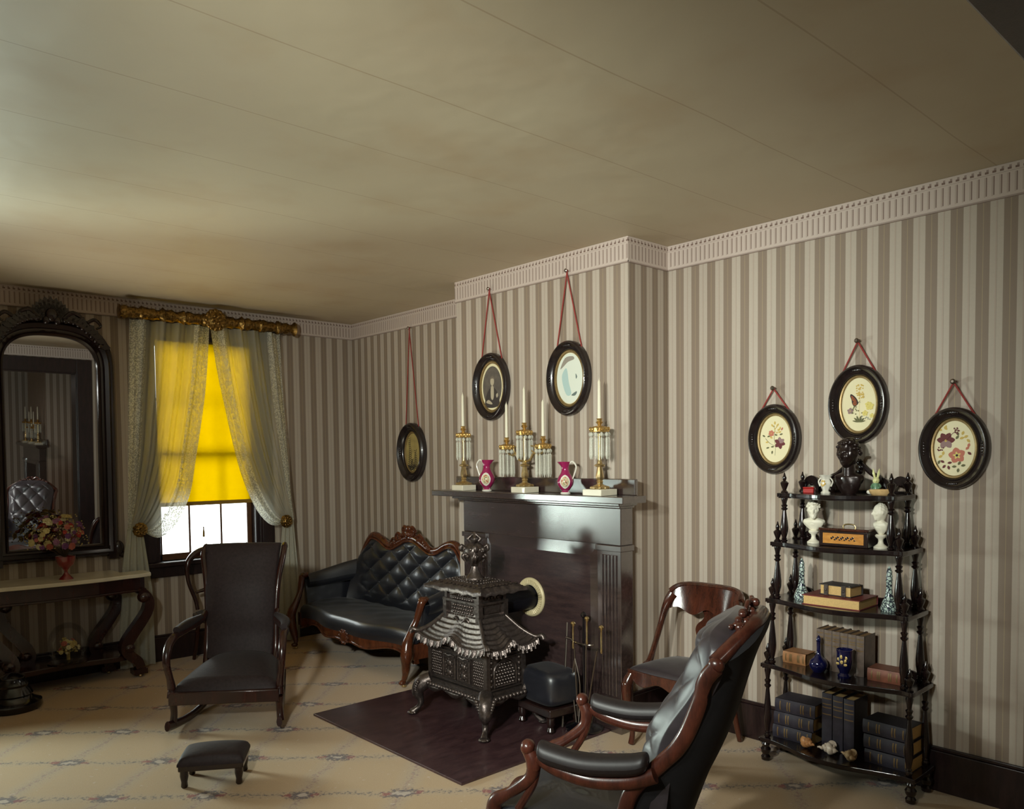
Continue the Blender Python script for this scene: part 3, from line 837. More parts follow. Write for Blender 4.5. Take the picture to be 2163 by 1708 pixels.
# ================================================================== OVAL PICTURES
FLC = [plain('petal_%d' % i, c, .7) for i, c in enumerate((srgb(104, 44, 46), srgb(196, 118, 96), srgb(206, 176, 92), srgb(104, 102, 66), srgb(150, 120, 118), srgb(148, 78, 40), srgb(44, 30, 28), srgb(222, 206, 120), srgb(120, 132, 140)))]
def oval_picture(x, y, z, a, b, nail, label, group, art, inner=(.62, .70), depth=.046, spread=.6, matm='cream'):
    r = empty('oval_picture', (x, y, z), 0, label, 'picture', group)
    to = lambda p, q, d: (-d, -p, q)
    ia, ib = a*inner[0], b*inner[1]
    fw_ = ((a-ia)+(b-ib))/2
    n = 72
    # frame swept so that width changes smoothly from side to top
    prof = [(0, .010), (.04, .020), (.10, .024), (.22, .020), (.42, .026), (.60, .038), (.72, .045), (.80, .044), (.84, .038), (.93, .036), (1, .026), (1, .001), (0, .001)]
    vs = []; fs = []; m = len(prof)
    for i in range(n):
        th = 2*PI*i/n; c, s = math.cos(th), math.sin(th)
        for o, d in prof:
            A, B = ia+(a-ia)*o, ib+(b-ib)*o
            vs.append(to(A*c, B*s, d*depth/.046))
    for i in range(n):
        j = (i+1) % n
        for k in range(m):
            k2 = (k+1) % m; fs.append((i*m+k, i*m+k2, j*m+k2, j*m+k))
    mb = MB().add(vs, fs)
    for th in (PI/2, -PI/2, 0, PI):   # carved clasps at the four quarters
        for dt in (-.16, -.08, 0, .08, .16):
            c, s = math.cos(th+dt), math.sin(th+dt)
            A, B = ia+(a-ia)*.5, ib+(b-ib)*.5
            mb.ball(to(A*c, B*s, .031*depth/.046), (.006, .011-abs(dt)*.03, .011-abs(dt)*.03), 8, 5)
    mb.build('frame', M['frameblack'], r, angle=50)
    mb = MB(); vs = []; fs = []
    pr = [(.86, .008), (.90, .016), (.97, .018), (1.02, .012), (1.02, .006), (.86, .006)]
    for i in range(n):
        th = 2*PI*i/n
        for o, d in pr: vs.append(to(ia*o*math.cos(th), (ib-ia*(1-o))*math.sin(th), d))
    k6 = len(pr)
    for i in range(n):
        j = (i+1) % n
        for k in range(k6): fs.append((i*k6+k, i*k6+(k+1) % k6, j*k6+(k+1) % k6, j*k6+k))
    mb.add(vs, fs).build('gilt_liner', M['giltpaint'], r)
    mb = MB(); e = ellipse(0, 0, ia*1.0, ib*1.0, 64); mb.prism(e, .003, .0085, to)
    mb.build('backing_paper', M[matm], r, smooth=False)
    art(r, ia, ib, to)
    # nail and cord
    mb = MB(); mb.lathe([(.003, -.05), (.003, -.012), (.011, -.010), (.012, -.004), (.007, 0.0)][::-1] and [(.0025, 0), (.0025, -.032), (.011, -.034), (.012, -.040), (.006, -.045)], (0, 0, nail), 14, 'x')
    mb.build('nail', M['steel'], r)
    mb = MB()
    for s in (-1, 1):
        th = math.asin(min(.95, spread)) * s
        ex_, ez_ = a*math.sin(th)*.97, b*math.cos(th)*.97
        mb.tube([(-.026, s*.004, nail+.003), (-.012, -ex_, ez_)], .0042, 8, 1, smooth=False)
    mb.tube([(-.026, -.008, nail-.004), (-.028, 0, nail+.006), (-.026, .008, nail-.004)], .0042, 8, 4)
    mb.build('cord', M['cord'], r)
    return r
class Art:
    def __init__(s, to, d=.0088): s.mb = MB(); s.to = to; s.d = d; s.k = 0
    def poly(s, pts, m):
        s.k += 1; dd = s.d + s.k*.00004
        s.mb.mat(m); s.mb.prism(pts, s.d-.0006, dd, s.to)
    def petal(s, x, y, L, w, ang, m):
        pts = []
        for k in range(12):
            t_ = 2*PI*k/12; u = (math.cos(t_)+1)/2*L; v = math.sin(t_)*w/2*(.6+.4*math.sin((math.cos(t_)+1)/2*PI))
            pts.append((x+u*math.cos(ang)-v*math.sin(ang), y+u*math.sin(ang)+v*math.cos(ang)))
        s.poly(pts, m)
    def flower(s, x, y, r, n, m, c=2):
        for k in range(n): s.petal(x, y, r, r*.85, 2*PI*k/n+.3, m)
        s.poly([(x+r*.2*math.cos(k), y+r*.2*math.sin(k)) for k in (0, 1, 2, 3, 4, 5)], c)
    def stem(s, pts, w, m):
        q = sp2(pts, 4)
        for (a, b), (c, d) in zip(q[:-1], q[1:]):
            L = math.hypot(c-a, d-b) or 1; nx, ny = -(d-b)/L*w, (c-a)/L*w
            s.poly([(a+nx, b+ny), (a-nx, b-ny), (c-nx, d-ny), (c+nx, d+ny)], m)
    def dots(s, x, y, sx, sy, n, r, m, seed=1):
        rr = random.Random(seed)
        for k in range(n):
            cx, cy = x+rr.uniform(-sx, sx), y+rr.uniform(-sy, sy)
            s.poly([(cx+r*math.cos(q), cy+r*math.sin(q)) for q in (0, 1.25, 2.5, 3.8, 5)], m)
    def done(s, name, parent): return s.mb.build(name, FLC, parent, smooth=False)
u_ = .00075
def art1(r, ia, ib, to):
    A = Art(to); u = u_
    A.stem([(0*u, -120*u), (5*u, -60*u), (-5*u, 0), (0, 60*u), (-8*u, 100*u)], .0008, 3)
    A.stem([(5*u, -60*u), (30*u, -30*u), (40*u, -10*u)], .0008, 3); A.stem([(0, -50*u), (-40*u, -30*u), (-75*u, 5*u)], .0008, 3)
    A.flower(-28*u, 42*u, 24*u, 6, 1, 2)
    for an, m in ((-.2, 0), (.7, 4), (1.6, 4), (2.6, 0), (3.8, 0), (4.9, 0)): A.petal(38*u, -30*u, 44*u, 30*u, an, m)
    for x, y, an, m in ((-78, 18, 2.6, 3), (-60, 16, .4, 3), (38, 30, .3, 3), (20, 26, 2.8, 3), (-45, -60, 3.4, 3), (-20, -85, 4.6, 3), (-30, -58, .2, 3), (-50, -20, 3.3, 2), (-20, 5, 2.5, 2), (0, 105, 1.6, 2), (-14, 90, 2.2, 2), (14, 92, .9, 2), (22, 60, .6, 2), (36, 66, 1.2, 2), (26, 48, .2, 2), (50, 62, 1.0, 1)):
        A.petal(x*u, y*u, 24*u, 12*u, an, m)
    A.dots(10*u, 70*u, 22*u, 30*u, 10, 4*u, 2, 3); A.done('pressed_flowers', r)
def art2(r, ia, ib, to):
    A = Art(to); u = u_
    A.stem([(8*u, -110*u), (4*u, -30*u), (8*u, 60*u), (0, 120*u)], .0007, 2)
    # butterfly, wings folded
    A.poly(sp2([(-2*u, 14*u), (-22*u, 50*u), (-50*u, 72*u), (-58*u, 60*u), (-48*u, 32*u), (-44*u, 8*u), (-30*u, -12*u), (-12*u, -4*u)], 3, True), 6)
    A.poly(sp2([(-12*u, 16*u), (-26*u, 42*u), (-48*u, 62*u), (-50*u, 52*u), (-40*u, 26*u)], 3, True), 5)
    A.poly(sp2([(-12*u, 12*u), (-30*u, 22*u), (-40*u, 8*u), (-28*u, -6*u), (-14*u, 0)], 3, True), 5)
    for p in ((-24, 20), (-34, 8), (-20, 6), (-36, 44)): A.stem([(-6*u, 10*u), (p[0]*u, p[1]*u)], .0005, 6)
    A.stem([(-2*u, 12*u), (10*u, 24*u)], .0008, 6); A.stem([(4*u, 14*u), (14*u, 12*u)], .0005, 6)
    A.dots(8*u, 95*u, 22*u, 38*u, 26, 5*u, 2, 5); A.dots(20*u, 55*u, 20*u, 22*u, 16, 5*u, 2, 6)
    for k, (x, y, rr) in enumerate(((78, -14, 26), (70, -20, 22), (44, -60, 20), (90, -78, 16), (64, -4, 20))): A.flower(x*u, y*u, rr*u, 5, 7, 2)
    A.flower(-54*u, -42*u, 22*u, 5, 4, 2)
    A.dots(-10*u, -40*u, 34*u, 30*u, 14, 4*u, 3, 8); A.dots(50*u, -90*u, 34*u, 14*u, 8, 3*u, 8, 9)
    for an in (1.2, 1.9, 2.4, .6, .2, 2.9): A.petal(4*u, -118*u, 44*u, 10*u, an, 3)
    A.done('pressed_flowers', r)
def art3(r, ia, ib, to):
    A = Art(to); u = u_*.92
    for an, m in ((.1, 0), (1.1, 0), (2.1, 0), (3.0, 0), (4.2, 4), (5.3, 4)): A.petal(-52*u, 52*u, 58*u, 42*u, an, m)
    A.poly([(-52*u+9*u*math.cos(k), 52*u+9*u*math.sin(k)) for k in (0, 1, 2, 3, 4, 5)], 2)
    for k in range(5): A.petal(18*u, -48*u, 54*u, 50*u, k*1.257+.5, 1)
    for k in range(5): A.petal(18*u, -48*u, 26*u, 14*u, k*1.257+.5, 7)
    A.poly([(18*u+9*u*math.cos(k), -48*u+9*u*math.sin(k)) for k in (0, 1, 2, 3, 4, 5)], 6)
    for x, y, an, m in ((-60, 130, 1.2, 2), (-44, 126, 2.4, 2), (-76, 122, 2.8, 2), (-120, -66, 2.9, 3), (-96, -62, .6, 2), (-70, -46, 1.4, 2), (-88, -80, 4.3, 3), (10, 62, .9, 3), (34, 62, .4, 2), (26, 84, 1.9, 3), (60, 70, .5, 2), (48, 88, 1.2, 2), (78, 60, 5.4, 2), (-40, -100, .2, 0), (-60, -96, 2.6, 0), (-36, -116, 5, 0), (-52, -112, 4, 0), (26, -112, 1.0, 3), (44, -118, .2, 3), (28, -134, 4.6, 3), (16, -122, 3.2, 3), (72, -10, .8, 1), (86, 6, 1.3, 1), (84, -26, 5.6, 0)):
        A.petal(x*u, y*u, 28*u, 17*u, an, m)
    A.stem([(-52*u, 52*u), (-20*u, 90*u), (24*u, 130*u)], .0009, 0); A.dots(14*u, 118*u, 14*u, 22*u, 9, 6*u, 0, 3); A.dots(-84*u, -4*u, 20*u, 12*u, 8, 5*u, 0, 4)
    A.done('pressed_flowers', r)
PM = [plain('print_dark', srgb(96, 88, 80), .6, noise_amt=.2, scale=30), plain('print_mid', srgb(118, 106, 92), .6), plain('print_light', srgb(180, 168, 144), .6), plain('print_coat', srgb(60, 53, 50), .6)]
def art_portrait(r, ia, ib, to):
    A = Art(to); k = ia
    A.poly(ellipse(0, 0, ia*.76, ib*.80, 48), 0)
    A.poly(sp2([(-.58*k, -1.0*k), (-.5*k, -.5*k), (-.28*k, -.15*k), (0, -.02*k), (.28*k, -.16*k), (.5*k, -.5*k), (.55*k, -.98*k), (0, -1.12*k)], 4, True), 3)
    A.poly(sp2([(-.1*k, 0), (-.12*k, -.55*k), (.02*k, -.7*k), (.12*k, -.5*k), (.1*k, 0)], 4, True), 2)
    A.poly(ellipse(0, .27*k, .15*k, .21*k, 20), 2); A.poly(sp2([(-.17*k, .25*k), (-.17*k, .45*k), (0, .56*k), (.17*k, .45*k), (.16*k, .28*k), (.1*k, .42*k), (-.1*k, .42*k)], 3, True), 1)
    A.poly(sp2([(-.5*k, -.78*k), (-.3*k, -.68*k), (-.02*k, -.86*k), (-.05*k, -.93*k), (-.4*k, -.86*k)], 3, True), 2)
    A.poly(sp2([(.3*k, -.45*k), (.42*k, -.35*k), (.46*k, -.5*k), (.36*k, -.6*k)], 3, True), 2)
    A.mb.build('portrait_print', PM, r, smooth=False)
PW = [plain('glare_white', srgb(232, 238, 224), .25, coat=.6), plain('glare_blue', srgb(186, 212, 208), .25, coat=.6), plain('wash_grey', srgb(160, 152, 140), .3, coat=.6), plain('wash_slate', srgb(110, 124, 120), .4)]  # lamp glare on the glass, painted into the print as white and pale blue
def art_glare(r, ia, ib, to):
    A = Art(to); k = ia
    A.poly(ellipse(0, 0, ia*.86, ib*.88, 48), 0)
    A.poly(sp2([(-.62*k, .5*k), (-.3*k, 1.0*k), (.2*k, 1.05*k), (.3*k, .9*k), (-.1*k, .8*k), (-.4*k, .6*k)], 4, True), 2)
    A.poly(sp2([(-.5*k, .2*k), (-.2*k, .5*k), (-.05*k, -.2*k), (.1*k, -.75*k), (-.2*k, -.8*k), (-.45*k, -.3*k)], 4, True), 1)
    A.poly(sp2([(.1*k, -.82*k), (.4*k, -.66*k), (.48*k, -.7*k), (.35*k, -.85*k)], 3, True), 3); A.poly(sp2([(.4*k, .2*k), (.5*k, .05*k), (.42*k, -.05*k)], 3, True), 3)
    A.mb.build('glare_print', PW, r, smooth=False)
PF = [plain('fern_ground', srgb(170, 150, 92), .5, noise_amt=.2, scale=14), plain('fern_ink', srgb(44, 38, 34), .6)]
def art_fern(r, ia, ib, to):
    A = Art(to)
    A.poly(ellipse(0, 0, ia*.97, ib*.97, 48), 0)
    for x0_, y0_, h, n in ((-.35, -.7, 1.45, 15), (.35, -.8, .95, 11), (-.05, -.85, .55, 7)):
        pts = [(x0_*ia, y0_*ib), ((x0_-.1)*ia, (y0_+h*.5)*ib), ((x0_+.12)*ia, (y0_+h)*ib)]
        A.stem(pts, .0016, 1)
        for k in range(n):
            f = k/n; px_, py_ = (x0_+.08*math.sin(f*4)-.05)*ia, (y0_+h*f)*ib
            L = (.30-.2*f)*ia
            A.petal(px_, py_, L, L*.28, .5, 1); A.petal(px_, py_, L, L*.28, PI-.5, 1)
    A.dots(-.2*ia, -.75*ib, .5*ia, .12*ib, 60, .004, 1, 12)
    A.mb.build('fern_print', PF, r, smooth=False)
G1 = 'pressed flower ovals above the whatnot'; G2 = 'oval pictures around the chimney breast'
oval_picture(XA, 2.266, 1.695, .152, .190, .276, 'small black oval frame of roses and one dark red flower, leftmost above the whatnot', G1, art1, (.68, .74))
oval_picture(XA, 1.808, 1.858, .150, .198, .317, 'black oval frame with orange butterfly among pressed flowers above the dark bust', G1, art2, (.66, .74))
oval_picture(XA, 1.362, 1.631, .152, .190, .307, 'black oval frame with maroon and pink pressed flowers, nearest the right edge', G1, art3, (.66, .74))
oval_picture(XA, 5.66, 1.661, .195, .253, 1.062, 'dark oval fern picture hanging low on long red cord above the sofa', G2, art_fern, (.60, .70), .06, .5)
oval_picture(XC, 4.178, 2.098, .180, .232, .666, 'black oval frame with grey engraved portrait of seated figure on chimney breast', G2, art_portrait, (.72, .76), .05, .62)
oval_picture(XC, 3.445, 2.098, .178, .232, .659, 'black oval frame with print whitened by painted glass glare, right one on chimney breast', G2, art_glare, (.72, .76), .05, .62)

# ================================================================== CANDELABRA
BR = M['brass']
def canopy(parent, c, rad, drop, nprism=10, cry=True):
    x, y, z = c
    mb = MB(); mb.lathe([(rad*.35, z+.030), (rad*.7, z+.026), (rad*.98, z+.018), (rad*1.05, z-.004), (rad*.98, z-.006), (rad*.5, z+.004)], (x, y, 0), 40, sq=lambda a, zz: 1+.05*math.sin(10*a))
    mb.lathe([(.010, z+.024), (.012, z+.04), (.022, z+.052), (.014, z+.058), (.016, z+.070), (.018, z+.073)], (x, y, 0), 16)
    for k in range(12):
        a = 2*PI*k/12; mb.ball((x+rad*1.0*math.cos(a), y+rad*1.0*math.sin(a), z+.012), (.009, .009, .013), 7, 5)
    mb.build('drip_canopy', M['giltb'], parent)
    for k in range(nprism):
        a = 2*PI*(k+.5)/nprism; px_, py_ = x+rad*math.cos(a), y+rad*math.sin(a)
        mb = MB(); mb.lathe([(.002, z-.006), (.009, z-.012), (.011, z-.020), (.008, z-.028), (.002, z-.033)], (px_, py_, 0), 6)
        mb.lathe([(.002, z-.034), (.0075, z-.044), (.0068, z-drop*.5), (.0090, z-drop+.024), (.0015, z-drop)], (px_, py_, 0), 6)
        mb.build('crystal_prism', M['crystal'], parent, smooth=False)
M['giltb'] = plain('pale_gilt', srgb(206, 170, 104), .34, .85, noise_amt=.2, scale=60, bump=.2)
def candle(loc, label):
    o = MB().lathe([(.0105, 0), (.0105, .02), (.0095, .12), (.0078, .215), (.004, .225), (.0008, .232)], seg=16).build('candle', M['wax'], None, loc)
    MB().tube([(0, 0, .228), (.001, 0, .238)], .0009, 5, 1, smooth=False).build('wick', M['wax'], o)
    tag(o, label, 'candle', 'white taper candles on the mantel')
def candlestick(loc, label, s=1.0, arms=False, group='gilt candlesticks with crystal drops', name='crystal_candlestick'):
    r = empty(name, loc, 0, label, 'candelabrum' if arms else 'candlestick', group)
    hb_ = .064*s
    MB().box(-hb_, hb_, -hb_, hb_, 0, .038).build('marble_base', M['marble'], r, bevel=.003)
    mb = MB()
    mb.lathe([(.050, .038), (.052, .046), (.040, .056), (.020, .064), (.016, .074), (.021, .080), (.017, .088), (.021, .094), (.024, .110), (.017, .150), (.014, .165), (.030, .170), (.032, .178), (.016, .186), (.013, .20), (.008, .21)], seg=8 if True else 24)
    for k in range(8):
        a = 2*PI*k/8; mb.ball((.046*math.cos(a), .046*math.sin(a), .045), (.013, .013, .010), 8, 5)
    mb.lathe([(.010, .205), (.009, .30), (.011, .36)], seg=12)
    if arms:
        for sg in (-1, 1):
            mb.tube([(0, 0, .20), (0, sg*.05, .21), (0, sg*.085, .25), (0, sg*.12, .24), (0, sg*.17, .262), (0, sg*.17, .29)], [.006, .008, .009, .007, .006, .006], 8, 6)
            mb.tube([(0, sg*.06, .30), (0, sg*.10, .29), (0, sg*.09, .255), (0, sg*.065, .27)], .005, 6, 5)
    mb.build('stem', BR, r, angle=30)
    canopy(r, (0, 0, .375), .048*s, .165)
    if arms:
        canopy(r, (0, -.17, .285), .046, .185); canopy(r, (0, .17, .285), .046, .185)
    return r
ZM = 1.3835
candlestick((3.54, 4.365, ZM), 'brass candlestick with crystal drops at the left end of the mantel', .95)
candlestick((3.54, 3.742, ZM), 'three light brass candelabrum with crystal drops in the middle of the mantel', 1.0, True)
candlestick((3.535, 3.100, ZM), 'brass candlestick with crystal drops at the right end of the mantel', 1.12)
candle((3.54, 4.365, ZM+.445), 'white taper candle in the left mantel candlestick')
candle((3.54, 3.742, ZM+.445), 'white taper candle on the tall centre of the candelabrum')
candle((3.54, 3.912, ZM+.355), 'white taper candle on the left arm of the candelabrum')
candle((3.54, 3.572, ZM+.355), 'white taper candle on the right arm of the candelabrum')
candle((3.535, 3.100, ZM+.445), 'white taper candle in the right mantel candlestick')

def pitcher(loc, label, s, flip):
    r = empty('porcelain_pitcher', loc, math.radians(24) * (1 if flip else 1), label, 'pitcher', 'magenta pitchers on the mantel')
    def shape(a, z):
        k = 1.0
        if z > .175*s: k += .55*max(0, math.cos(a - (PI/2 if flip else -PI/2)))**3 * (z/s-.175)/.035
        return k
    pf = [(.026, .012), (.024, .022), (.034, .034), (.052, .062), (.056, .085), (.048, .11), (.030, .14), (.024, .16), (.025, .18), (.034, .205), (.036, .212), (.030, .209), (.022, .18), (.012, .17)]
    pf = [(a*s, b*s) for a, b in pf]
    MB().lathe(pf, seg=32, sq=shape).build('body', M['magenta'], r)
    MB().lathe([(.030*s, 0), (.034*s, .004), (.032*s, .010), (.027*s, .013)], seg=28).build('foot_ring', M['porcelain'], r)
    h = -1 if flip else 1
    mb = MB(); mb.tube([(0, h*.022*s, .195*s), (0, h*.05*s, .212*s), (0, h*.075*s, .18*s), (0, h*.062*s, .13*s), (0, h*.05*s, .10*s)], [.006, .006, .005, .005, .004], 8, 6)
    mb.build('handle', M['porcelain'], r)
    # painted medallion following the belly
    def surf(rad, off):
        def fn(u, v):
            ang = PI + (1 if not flip else 1)*.28; a = ang+(2*u-1)*.62*math.sqrt(max(0.0, 1-(2*v-1)**2))*rad
            z = (.082+.046*(2*v-1)*rad)*s
            ks = [(.034, .034), (.052, .062), (.056, .085), (.048, .11), (.030, .14)]
            rr = .03
            for (r1, z1_), (r2, z2_) in zip(ks[:-1], ks[1:]):
                if z1_*s <= z <= z2_*s: rr = r1+(r2-r1)*(z/s-z1_)/(z2_-z1_)
            rr = rr*s+off
            return (rr*math.cos(a), rr*math.sin(a), z)
        return fn
    md = MB().grid(surf(1.0, .0015), 10, 14).build('medallion', M['porcelain'], r)
    MB().grid(surf(.75, .0024), 8, 10).build('painted_scene', M['scene'], md)
    return r
t = NT('painted_scene'); n_ = t.noise(60, t.coord(), 2)
t.set(Base_Color=t.ramp(n_, [(0.35, srgb(150, 150, 110)), (0.5, srgb(222, 206, 170)), (0.62, srgb(190, 110, 90)), (0.7, srgb(120, 120, 90))]), Roughness=.2); M['scene'] = t.m
pitcher((3.53, 4.105, ZM), 'magenta porcelain pitcher with painted medallion, left one on the mantel, handle to the left', 1.0, False)
pitcher((3.53, 3.372, ZM), 'magenta porcelain pitcher with white handle to the right, right one on the mantel', .93, True)

# ================================================================== SOFA
RW, HH = M['rosewood'], M['horsehair']
sf = empty('sofa', (3.507, 5.43, 0), -PI/2, 'carved rosewood sofa with buttoned black horsehair back against the right wall', 'sofa')
crest = [(-.775, .70), (-.74, .77), (-.67, .865), (-.60, .93), (-.53, .938), (-.45, .915), (-.36, .875), (-.27, .868), (-.17, .905), (-.08, .94), (0, .952)]
crest = crest + [(-a, b) for a, b in reversed(crest[:-1])]
cs_ = sp2(crest, 5)
def topz(x):
    for (a, b), (c, d) in zip(cs_[:-1], cs_[1:]):
        if a <= x <= c: return b + (d-b)*(x-a)/((c-a) or 1)
    return cs_[0][1]
mb = MB(); mb.tube([(a, .265+.03*(b-.7)*2, b) for a, b in crest], [.018, .024, .028, .03, .03, .03, .028, .028, .03, .032, .034, .032, .03, .028, .028, .03, .03, .03, .028, .024, .018], 12, 6, flat=1.0, upv=(0, 1, 0))
mb.tube([(a*.985, .238+.03*(b-.7)*2, b-.028) for a, b in crest], .009, 8, 6)
for s in (-1, 1):
    mb.ball((s*.782, .262, .70), (.026, .028, .026), 12, 8); mb.tube([(s*.775, .262, .71), (s*.80, .25, .69), (s*.80, .245, .66), (s*.775, .245, .655)], [.016, .015, .013, .01], 8, 5)
mb.build('back_frame', RW, sf).location.y = .055
mb = MB(); rr = random.Random(4)
for k in range(46):   # carved fruit and leaves along the crest
    u = -1+2*k/45; x = u*.27; h = .085*(1-abs(u)**1.6)
    zz = topz(x)+.012+rr.random()*h
    mb.ball((x, .262+rr.uniform(-.012, .004), zz), (rr.uniform(.012, .024), .016, rr.uniform(.012, .022)), 8, 6)
for s in (-1, 1):
    mb.tube([(s*.02, .25, 1.0), (s*.05, .245, 1.045), (s*.085, .25, 1.02), (s*.07, .25, .98), (s*.045, .25, .975)], [.012, .014, .012, .010, .006], 8, 6)
    mb.tube([(s*.10, .25, .955), (s*.15, .245, .985), (s*.19, .25, .955), (s*.17, .25, .925), (s*.145, .25, .935)], [.010, .013, .012, .009, .005], 8, 6)
    mb.tube([(s*.19, .25, .915), (s*.23, .248, .935), (s*.265, .25, .905), (s*.30, .255, .89)], [.008, .011, .009, .004], 8, 6)
mb.ball((0, .245, 1.03), (.035, .02, .028), 12, 8); mb.ball((0, .243, .985), (.024, .022, .026), 10, 7)
mb.build('carved_crest', RW, sf).location.y = .055
def tuft(a, b, sx, sz, amp=.026):
    A, B = a/sx+b/sz, a/sx-b/sz
    return amp*(abs(math.sin(PI*A))*abs(math.sin(PI*B)))**.38
def back(u, v):
    x = (2*u-1)*.762
    zt = topz(x)-.012; z = .33+(zt-.33)*v
    y = .215+.055*v
    wrap = max(0, abs(x)-.60)/.16
    y -= .11*wrap**1.6*(1-.6*v)
    m = max(0, min(1, (.69-abs(x))/.06))*max(0, min(1, (z-.40)/.05))*max(0, min(1, (zt-z-.02)/.06))
    y -= m*tuft(x, z-.445, .29, .196, .034)+.028*(1-m)*(1-(2*v-1)**6)*.8
    return (x, y, z)
mb = MB(); mb.grid(back, 190, 92, (0, .07, 0))
for i in range(-5, 6):
    for j in range(0, 6):
        if (i+j) % 2: continue
        x, z = i*.145, .445+j*.098
        if abs(x) > .66 or z > topz(x)-.05: continue
        y = .215+.055*(z-.33)/(topz(x)-.345)
        mb.ball((x, y-.004, z), (.010, .008, .010), 8, 6)
mb.build('buttoned_back', HH, sf, angle=80).location.y = .055
MB().grid(lambda u, v: ((2*u-1)*.76, .30+.02*v, .12+(topz((2*u-1)*.76)-.13)*v), 60, 3, (0, .008, 0)).build('back_lining', M['blackcloth'], sf).location.y = .055
def front(x): return -.285-.045*math.cos(PI*x/.86)+.012*math.cos(3*PI*x/.86)
def seat(u, v):
    x = (2*u-1)*.835; yf = front(x)-.012; yb = .20
    e = abs(2*u-1)
    if v < .25: w = v/.25; y = yf+.0+.05*(1-math.cos(w*PI/2)); z = .295+.085*math.sin(w*PI/2)
    else:
        w = (v-.25)/.75; y = yf+.05+(yb-yf-.05)*w; z = .38+.022*math.sin(w*PI)-.0*w
    z -= .035*max(0, e-.9)*10*.6
    return (x, y, z+.004*math.sin(x*26)*math.sin(y*22)*(1 if v > .3 else 0))
MB().grid(seat, 90, 34, (0, .01, -.05)).build('seat_cushion', HH, sf, angle=70)
mb = MB()
def rail(u, v):
    x = (2*u-1)*.845; c = abs(x)/.845
    zb = .205-.03*math.exp(-(x/.10)**2)+.018*math.cos(c*3*PI)-.03*max(0, c-.8)*5
    return (x, front(x)-.006*math.sin(v*PI), zb+(.300-zb)*v)
mb.grid(rail, 80, 6, (0, .035, 0))
mb.tube([(x_, front(x_)-.005, rail((x_/.845+1)/2, 0)[2]+.004) for x_ in [-.83+.0415*k for k in range(41)]], .008, 8, 1, smooth=False)
for s in (-1, 1): mb.box(s*.83-.02, s*.83+.02, -.27, .26, .19, .30)
mb.build('seat_rail', RW, sf)
mb = MB(); mb.ball((0, front(0)-.008, .232), (.055, .014, .045), 14, 8)
for k in range(10): mb.ball((.06*math.cos(k*.628), front(0)-.012, .232+.05*math.sin(k*.628)), (.014, .010, .013), 8, 5)
mb.build('carved_cartouche', RW, sf)
for s in (-1, 1):
    mb = MB()   # padded arm sweeping forward from the back
    def arm(u, v):
        ang = v*2*PI
        P_ = spline([Vector((s*.745, .31, .60)), Vector((s*.795, .14, .585)), Vector((s*.85, -.04, .56)), Vector((s*.866, -.17, .555))], [1]*4, 8)[0]
        f = u*(len(P_)-1); i = min(int(f), len(P_)-2); p = P_[i].lerp(P_[i+1], f-i)
        h = .13-.07*u; w = .042+.008*u
        zz = p.z+(h if math.sin(ang) > 0 else .06)*math.sin(ang)
        return (p.x+w*math.cos(ang), p.y, zz)
    mb.grid(arm, 26, 20)
    mb.build('arm_pad', HH, sf)
    mb = MB(); mb.grid(lambda u, v: (s*(.785+.055*v+.02*u), .31-.50*u, .29+.28*v), 10, 6, (s*.035, 0, 0)); mb.build('arm_side', HH, sf)
    mb = MB()
    mb.tube([(s*.866, -.16, .612), (s*.874, -.205, .600), (s*.868, -.222, .55), (s*.855, -.245, .47), (s*.845, -.285, .39), (s*.852, -.325, .31), (s*.856, -.335, .24), (s*.835, -.325, .15), (s*.81, -.318, .08), (s*.80, -.325, .045)],
            [.022, .030, .027, .024, .028, .038, .044, .032, .022, .016], 12, 6)
    mb.ball((s*.868, -.20, .61), (.034, .03, .026), 12, 8)
    mb.ball((s*.80, -.335, .035), (.026, .03, .018), 12, 7)
    for k in range(6): mb.ball((s*(.852+.026*math.cos(k)), -.362+.004*k, .265+.022*math.sin(k*1.1)), (.012, .010, .013), 8, 5)
    mb.build('front_leg', RW, sf)
    mb = MB(); mb.lathe([(.006, 0), (.014, .002), (.016, .010), (.014, .018), (.006, .020)], (s*.80, -.322, .001), 14); mb.build('caster', M['brass'], sf)
    mb = MB(); mb.tube([(s*.74, .25, .26), (s*.745, .28, .14), (s*.75, .31, .005)], [.03, .024, .018], 10, 4); mb.build('rear_leg', RW, sf)

# ================================================================== GONDOLA SIDE CHAIR
MH = M['mahogany2'] = wood('polished_mahogany', srgb(40, 20, 15), srgb(86, 44, 30), 0.2, coat=.6)
def seat_pad(parent, hw_f, hw_b, yf, yb, z0, z1, mat, name='seat_cushion', bulge=.03):
    def fn(u, v):
        e = 2*u-1
        w = v; hw = hw_f+(hw_b-hw_f)*w
        y = yf-.02*(1-e*e)*(1-w)+(yb-yf)*w
        ed = min(1, (1-abs(e)**5)*1.0)*min(1, (1-abs(2*w-1)**7))
        return (e*hw, y, z0+(z1-z0)*max(0, ed)**.4+bulge*(1-e*e)*(1-(2*w-1)**2))
    return MB().grid(fn, 36, 30, (0, 0, -.012)).build(name, mat, parent, angle=70)
sc = empty('side_chair', (3.665, 2.60, 0), -PI/2, 'polished mahogany side chair with curved crest and dark seat by right wall', 'chair')
seat_pad(sc, .225, .18, -.215, .17, .425, .452, M['greyleather'])
mb = MB()
def srail(u, v):
    x = (2*u-1)*.225; c = abs(2*u-1)
    zb = .365+.016*math.cos(c*2*PI)
    return (x, -.222-.022*(1-c*c), zb+(.43-zb)*v)
mb.grid(srail, 30, 4, (0, .03, 0))
for s in (-1, 1):
    mb.hexa([(s*.225, -.21, .37), (s*.20, -.21, .37), (s*.155, .18, .38), (s*.18, .18, .38), (s*.225, -.21, .43), (s*.20, -.21, .43), (s*.155, .18, .44), (s*.18, .18, .44)])
